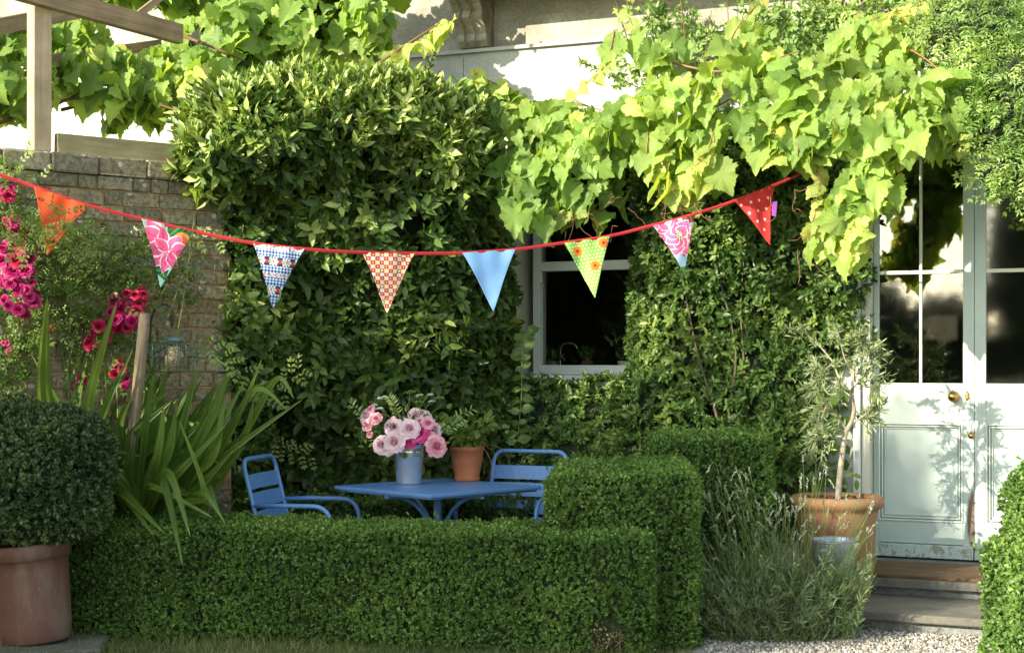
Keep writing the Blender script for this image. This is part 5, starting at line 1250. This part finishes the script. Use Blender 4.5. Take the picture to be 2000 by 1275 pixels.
for l in lbw:
    q = np.array(smooth_path(l, 8)); 
    for _ in range(13):
        i = rng.integers(2,len(q)-1); p = q[i]; d = nrm(q[i]-q[i-1])+rng.normal(0,.55,3); d = nrm(d); Lt = random.uniform(.06,.15)
        for j in range(9):
            pt = p+d*Lt*j/8+[0,0,-.004*j]; 
            for s_ in (1,-1): PP.append(pt); TT.append(d*.8+rng.normal(0,.55,3))
PP = np.array(PP); TT = np.array(TT)
scatter('foliage', M['olive'], ot, tpl_oval(.2,.05), PP, TT, rng.normal(0,.6,PP.shape)+[-.2,-.6,.5], rng.uniform(.028,.055,len(PP)), rng.random(len(PP)))
P = np.array([wp(1652,930),wp(1665,925),wp(1672,935),wp(1660,945)]); scatter('seedling_leaves', M['laurel'], ot, OVW, P, np.array([[.5,0,.3],[.7,-.2,-.3],[.1,0,-1],[-.3,0,-.6]]), np.array([[0,-1,.4]]*4)+rng.normal(0,.2,(4,3)), np.array([.05,.06,.07,.05]), rng.uniform(.3,.7,4))

# zinc bucket
zp = W(1630,0,8.92); zp[2] = 0; zr = W(1630,1052,8.92)[2]
zb_ = empty('zinc_bucket', zp, 0, 'dull blue-grey zinc bucket half hidden in the lavender below the olive pot', 'bucket')
mb = MB(); mb.lathe([(0,0),(.085,0),(.118,zr-.03),(.122,zr-.02),(.119,zr-.012),(.126,zr-.005),(.128,zr),(.124,zr+.003),(.118,zr-.005),(.09,.03),(0,.03)], n=48); mb.build('bucket', M['galv_dull'], zb_, world=False)
mb = MB(); mb.tube([(.124*math.cos(t), .124*math.sin(t)-.03, zr+.006+.014*math.sin(t+.6)) for t in np.linspace(-math.pi*.98,.1,22)], .0045, 6); mb.build('handle', M['galv_dull'], zb_, world=False)

# ------------------------------------------------------------------ lavender
lv = plant('lavender', 1520, 1230, 8.6, 'sprawling grey-green lavender bush with pale spent flower spikes', 'lavender')
P1 = []; T1 = []; R1 = []; mb = MB(); SP = []; ST_ = []
for i in range(860):
    bx = random.gauss(1500,55) if i%10 < 7 else random.gauss(1618,35); Y = random.uniform(8.45,8.85); base = W(bx,0,Y); base[2] = .0
    ax = (bx-1520)/100*.45+random.gauss(0,.24)+random.choice((0,0,0,.3,-.3)); L_ = random.uniform(.25,.58)
    d = np.array([math.sin(ax), random.gauss(-.08,.25), 1.0]); d /= np.linalg.norm(d)
    bend = rng.normal(0,.22,3)+[ax*.25,0,-.12]; q = [base+d*L_*t+bend*L_*t*t for t in np.linspace(0,1,7)]
    tpx = 1000+F*q[-1][0]/q[-1][1]
    if tpx > 1722 or (q[-1][2] < .30 and tpx > 1690): continue
    mb.tube(q, [.0022,.002,.0018,.0015,.0013,.0012,.001], 3, cap=False)
    for k in range(26):
        t = random.uniform(.02,.85)**.85; p = base+d*L_*t+bend*L_*t*t; P1.append(p); T1.append(d*.8+rng.normal(0,.5,3)); R1.append(random.random())
mb.build('stem', M['gstem'], lv)
P1 = np.array(P1); scatter('foliage', M['lav'], lv, tpl_oval(.13,.05), P1, np.array(T1), rng.normal(size=P1.shape), rng.uniform(.03,.06,len(P1)), np.array(R1))
mb = MB(); FP = []; FT = []
tips = []
for _ in range(125):
    x = random.gauss(1530,95); x = min(max(x,1375),1705)
    top = {0:900}.get(0)
    lo = 1210; hi = 905 if 1375 < x < 1470 or 1560 < x < 1620 else 960
    tips.append((x, hi+abs(random.gauss(0,.42))*(lo-hi)))
tips += [(1443,925),(1385,960),(1437,960),(1424,985),(1568,890),(1595,885),(1607,880),(1612,905),(1590,930),(1460,1000),(1425,1050),(1500,1010),(1640,1010),(1720,1020),(1695,1030)]
for (x,y) in tips:
    Y = random.uniform(8.3,8.75); tip = W(min(x,1712),y,Y); bx = 1530+(x-1530)*.55+random.gauss(0,15); base = W(bx,0,8.65); base[2] = .12
    mid = (tip+base)/2+rng.normal(0,.03,3)+[0,0,.05]; q = smooth_path([base,mid,tip-[0,0,.0]],6)
    if random.random() < .22:
        dr = np.array([random.choice((-1,1))*.05,-.01,-.035]); q = smooth_path([base,mid,tip,tip+dr],6)
    mb.tube(q, .0012, 3, cap=False)
    e = q[-1]; dd = nrm(q[-1]-q[-3]); Ls = random.uniform(.03,.065)
    for k in range(34):
        t = k/33; FP.append(e-dd*Ls*t); FT.append(dd*.9+rng.normal(0,.5,3))
mb.build('flower_stalk', M['gstem'], lv)
FP = np.array(FP); scatter('flower_spike', M['lavfl'], lv, tpl_oval(.5), FP, np.array(FT), rng.normal(size=FP.shape), rng.uniform(.007,.012,len(FP)), rng.random(len(FP)))

# ------------------------------------------------------------------ trees out of frame: they shade the garden and show in the glass
def tree(name, x, y, h, r, label, grp, leaf=.16, dens=26, trunk_h=.3, squash=1.0, mat='tree'):
    t = empty(name, (x,y,0), 0, label, 'tree', grp)
    z0 = h*trunk_h; bl = []
    cz = (h+z0)/2
    bl.append(((x,y,cz),(r*.8,r*.8,(h-z0)/2*.92)))
    for k in range(9):
        th = k*2.4+random.random(); e = random.uniform(.35,.6)*r; zz = z0+(h-z0)*random.uniform(.12,.85); s = random.uniform(.35,.55)*r*(1.1-.5*(zz/h))
        bl.append(((x+e*math.cos(th), y+e*math.sin(th), zz),(s,s,s*squash)))
    mb = MB(); mb.tube([(x,y,-.1),(x+.05,y,z0),(x,y,cz)], [r*.09,r*.07,r*.04], 12)
    for k in range(6):
        th = k*1.1; mb.tube([(x,y,z0*.8),(x+r*.3*math.cos(th),y+r*.3*math.sin(th),z0+(h-z0)*.3),(x+r*.55*math.cos(th),y+r*.55*math.sin(th),z0+(h-z0)*.55)], [r*.04,r*.025,r*.012], 8)
    mb.build('trunk', M['bark'], t)
    P, Nn = blob_pts(bl, dens, shell=(.75,1.12), ymax=2, lumpa=.18, lf=1.2, seed=x, inner=.75)
    core(bl, .78, M['inner'], t, name='crown_heart')
    scatter('crown', M[mat], t, tpl_oval(.6), P, Nn+rng.normal(0,.7,P.shape), Nn+rng.normal(0,.6,P.shape), leaf*rng.uniform(.6,1.3,len(P)), np.clip(.5+.3*lump(P,1.5)+rng.normal(0,.2,len(P)),0,1))
    return t
hx = np.array([math.cos(R(SAZ)), -math.sin(R(SAZ))]); hq = np.array([math.sin(R(SAZ)), math.cos(R(SAZ))]); tn = math.tan(R(SEL))
def shade_pos(u, q): p = hx*u+hq*q; return p[0], p[1]
SHADE = [(-5.75,-11.3,4.0,.65,''),(-6.4,-11.8,5.0,.75,''),(-6.95,-12.6,5.0,.7,''),(-7.6,-12.3,5.0,.8,''),(-9.0,-12.2,3.2,1.2,''),(-11.6,-12,3.1,2.0,'')]  # trees added out of view, heights shaped to set where the shade ends
WL = ['slender upright tree left of the viewer, shortest and nearest the house','slender upright tree left of the viewer, second from the house','slender dark tree set back between its neighbours, third from the house','tallest slender dark tree left of the viewer, fourth from the house','broader dark garden tree left of the viewer, fifth from the house','broadest dark garden tree at the far end of the shading row']
for (u,q_,w_,r_,_),lb_ in zip(SHADE, WL):
    x, y = shade_pos(u, q_); tree('garden_tree', x, y, w_ - q_*tn, r_, lb_, 'garden trees out to the left', .17, 60, .04)
bgt = []
for az, ds, h_, r_ in ((37.2,60,6.0,2.6),(35.4,55,4.9,2.0),(34.2,60,4.0,2.0),(33.2,57,3.9,1.8),(32.3,61,4.9,1.7),(29.3,55,10.5,2.3),(26.5,57,9.5,3)):
    bgt.append((2.5-ds*math.sin(R(az)), 10-ds*math.cos(R(az)), h_, r_))
LBt = ['low round tree reflected in the left door glass','taller bushy tree reflected at the left of the door glass','small round tree reflected near the glazing bar','spreading tree far across the lawn','tall dark tree reflected in the right-hand door','tallest dark tree across the lawn, seen in the right-hand door glass','big spreading tree at the far left across the lawn']
for (x,y,h_,r_),lb_ in zip(bgt, LBt): tree('parkland_tree', x, y, h_, r_, lb_, 'trees across the lawn behind the viewer', .30, 14, .03)
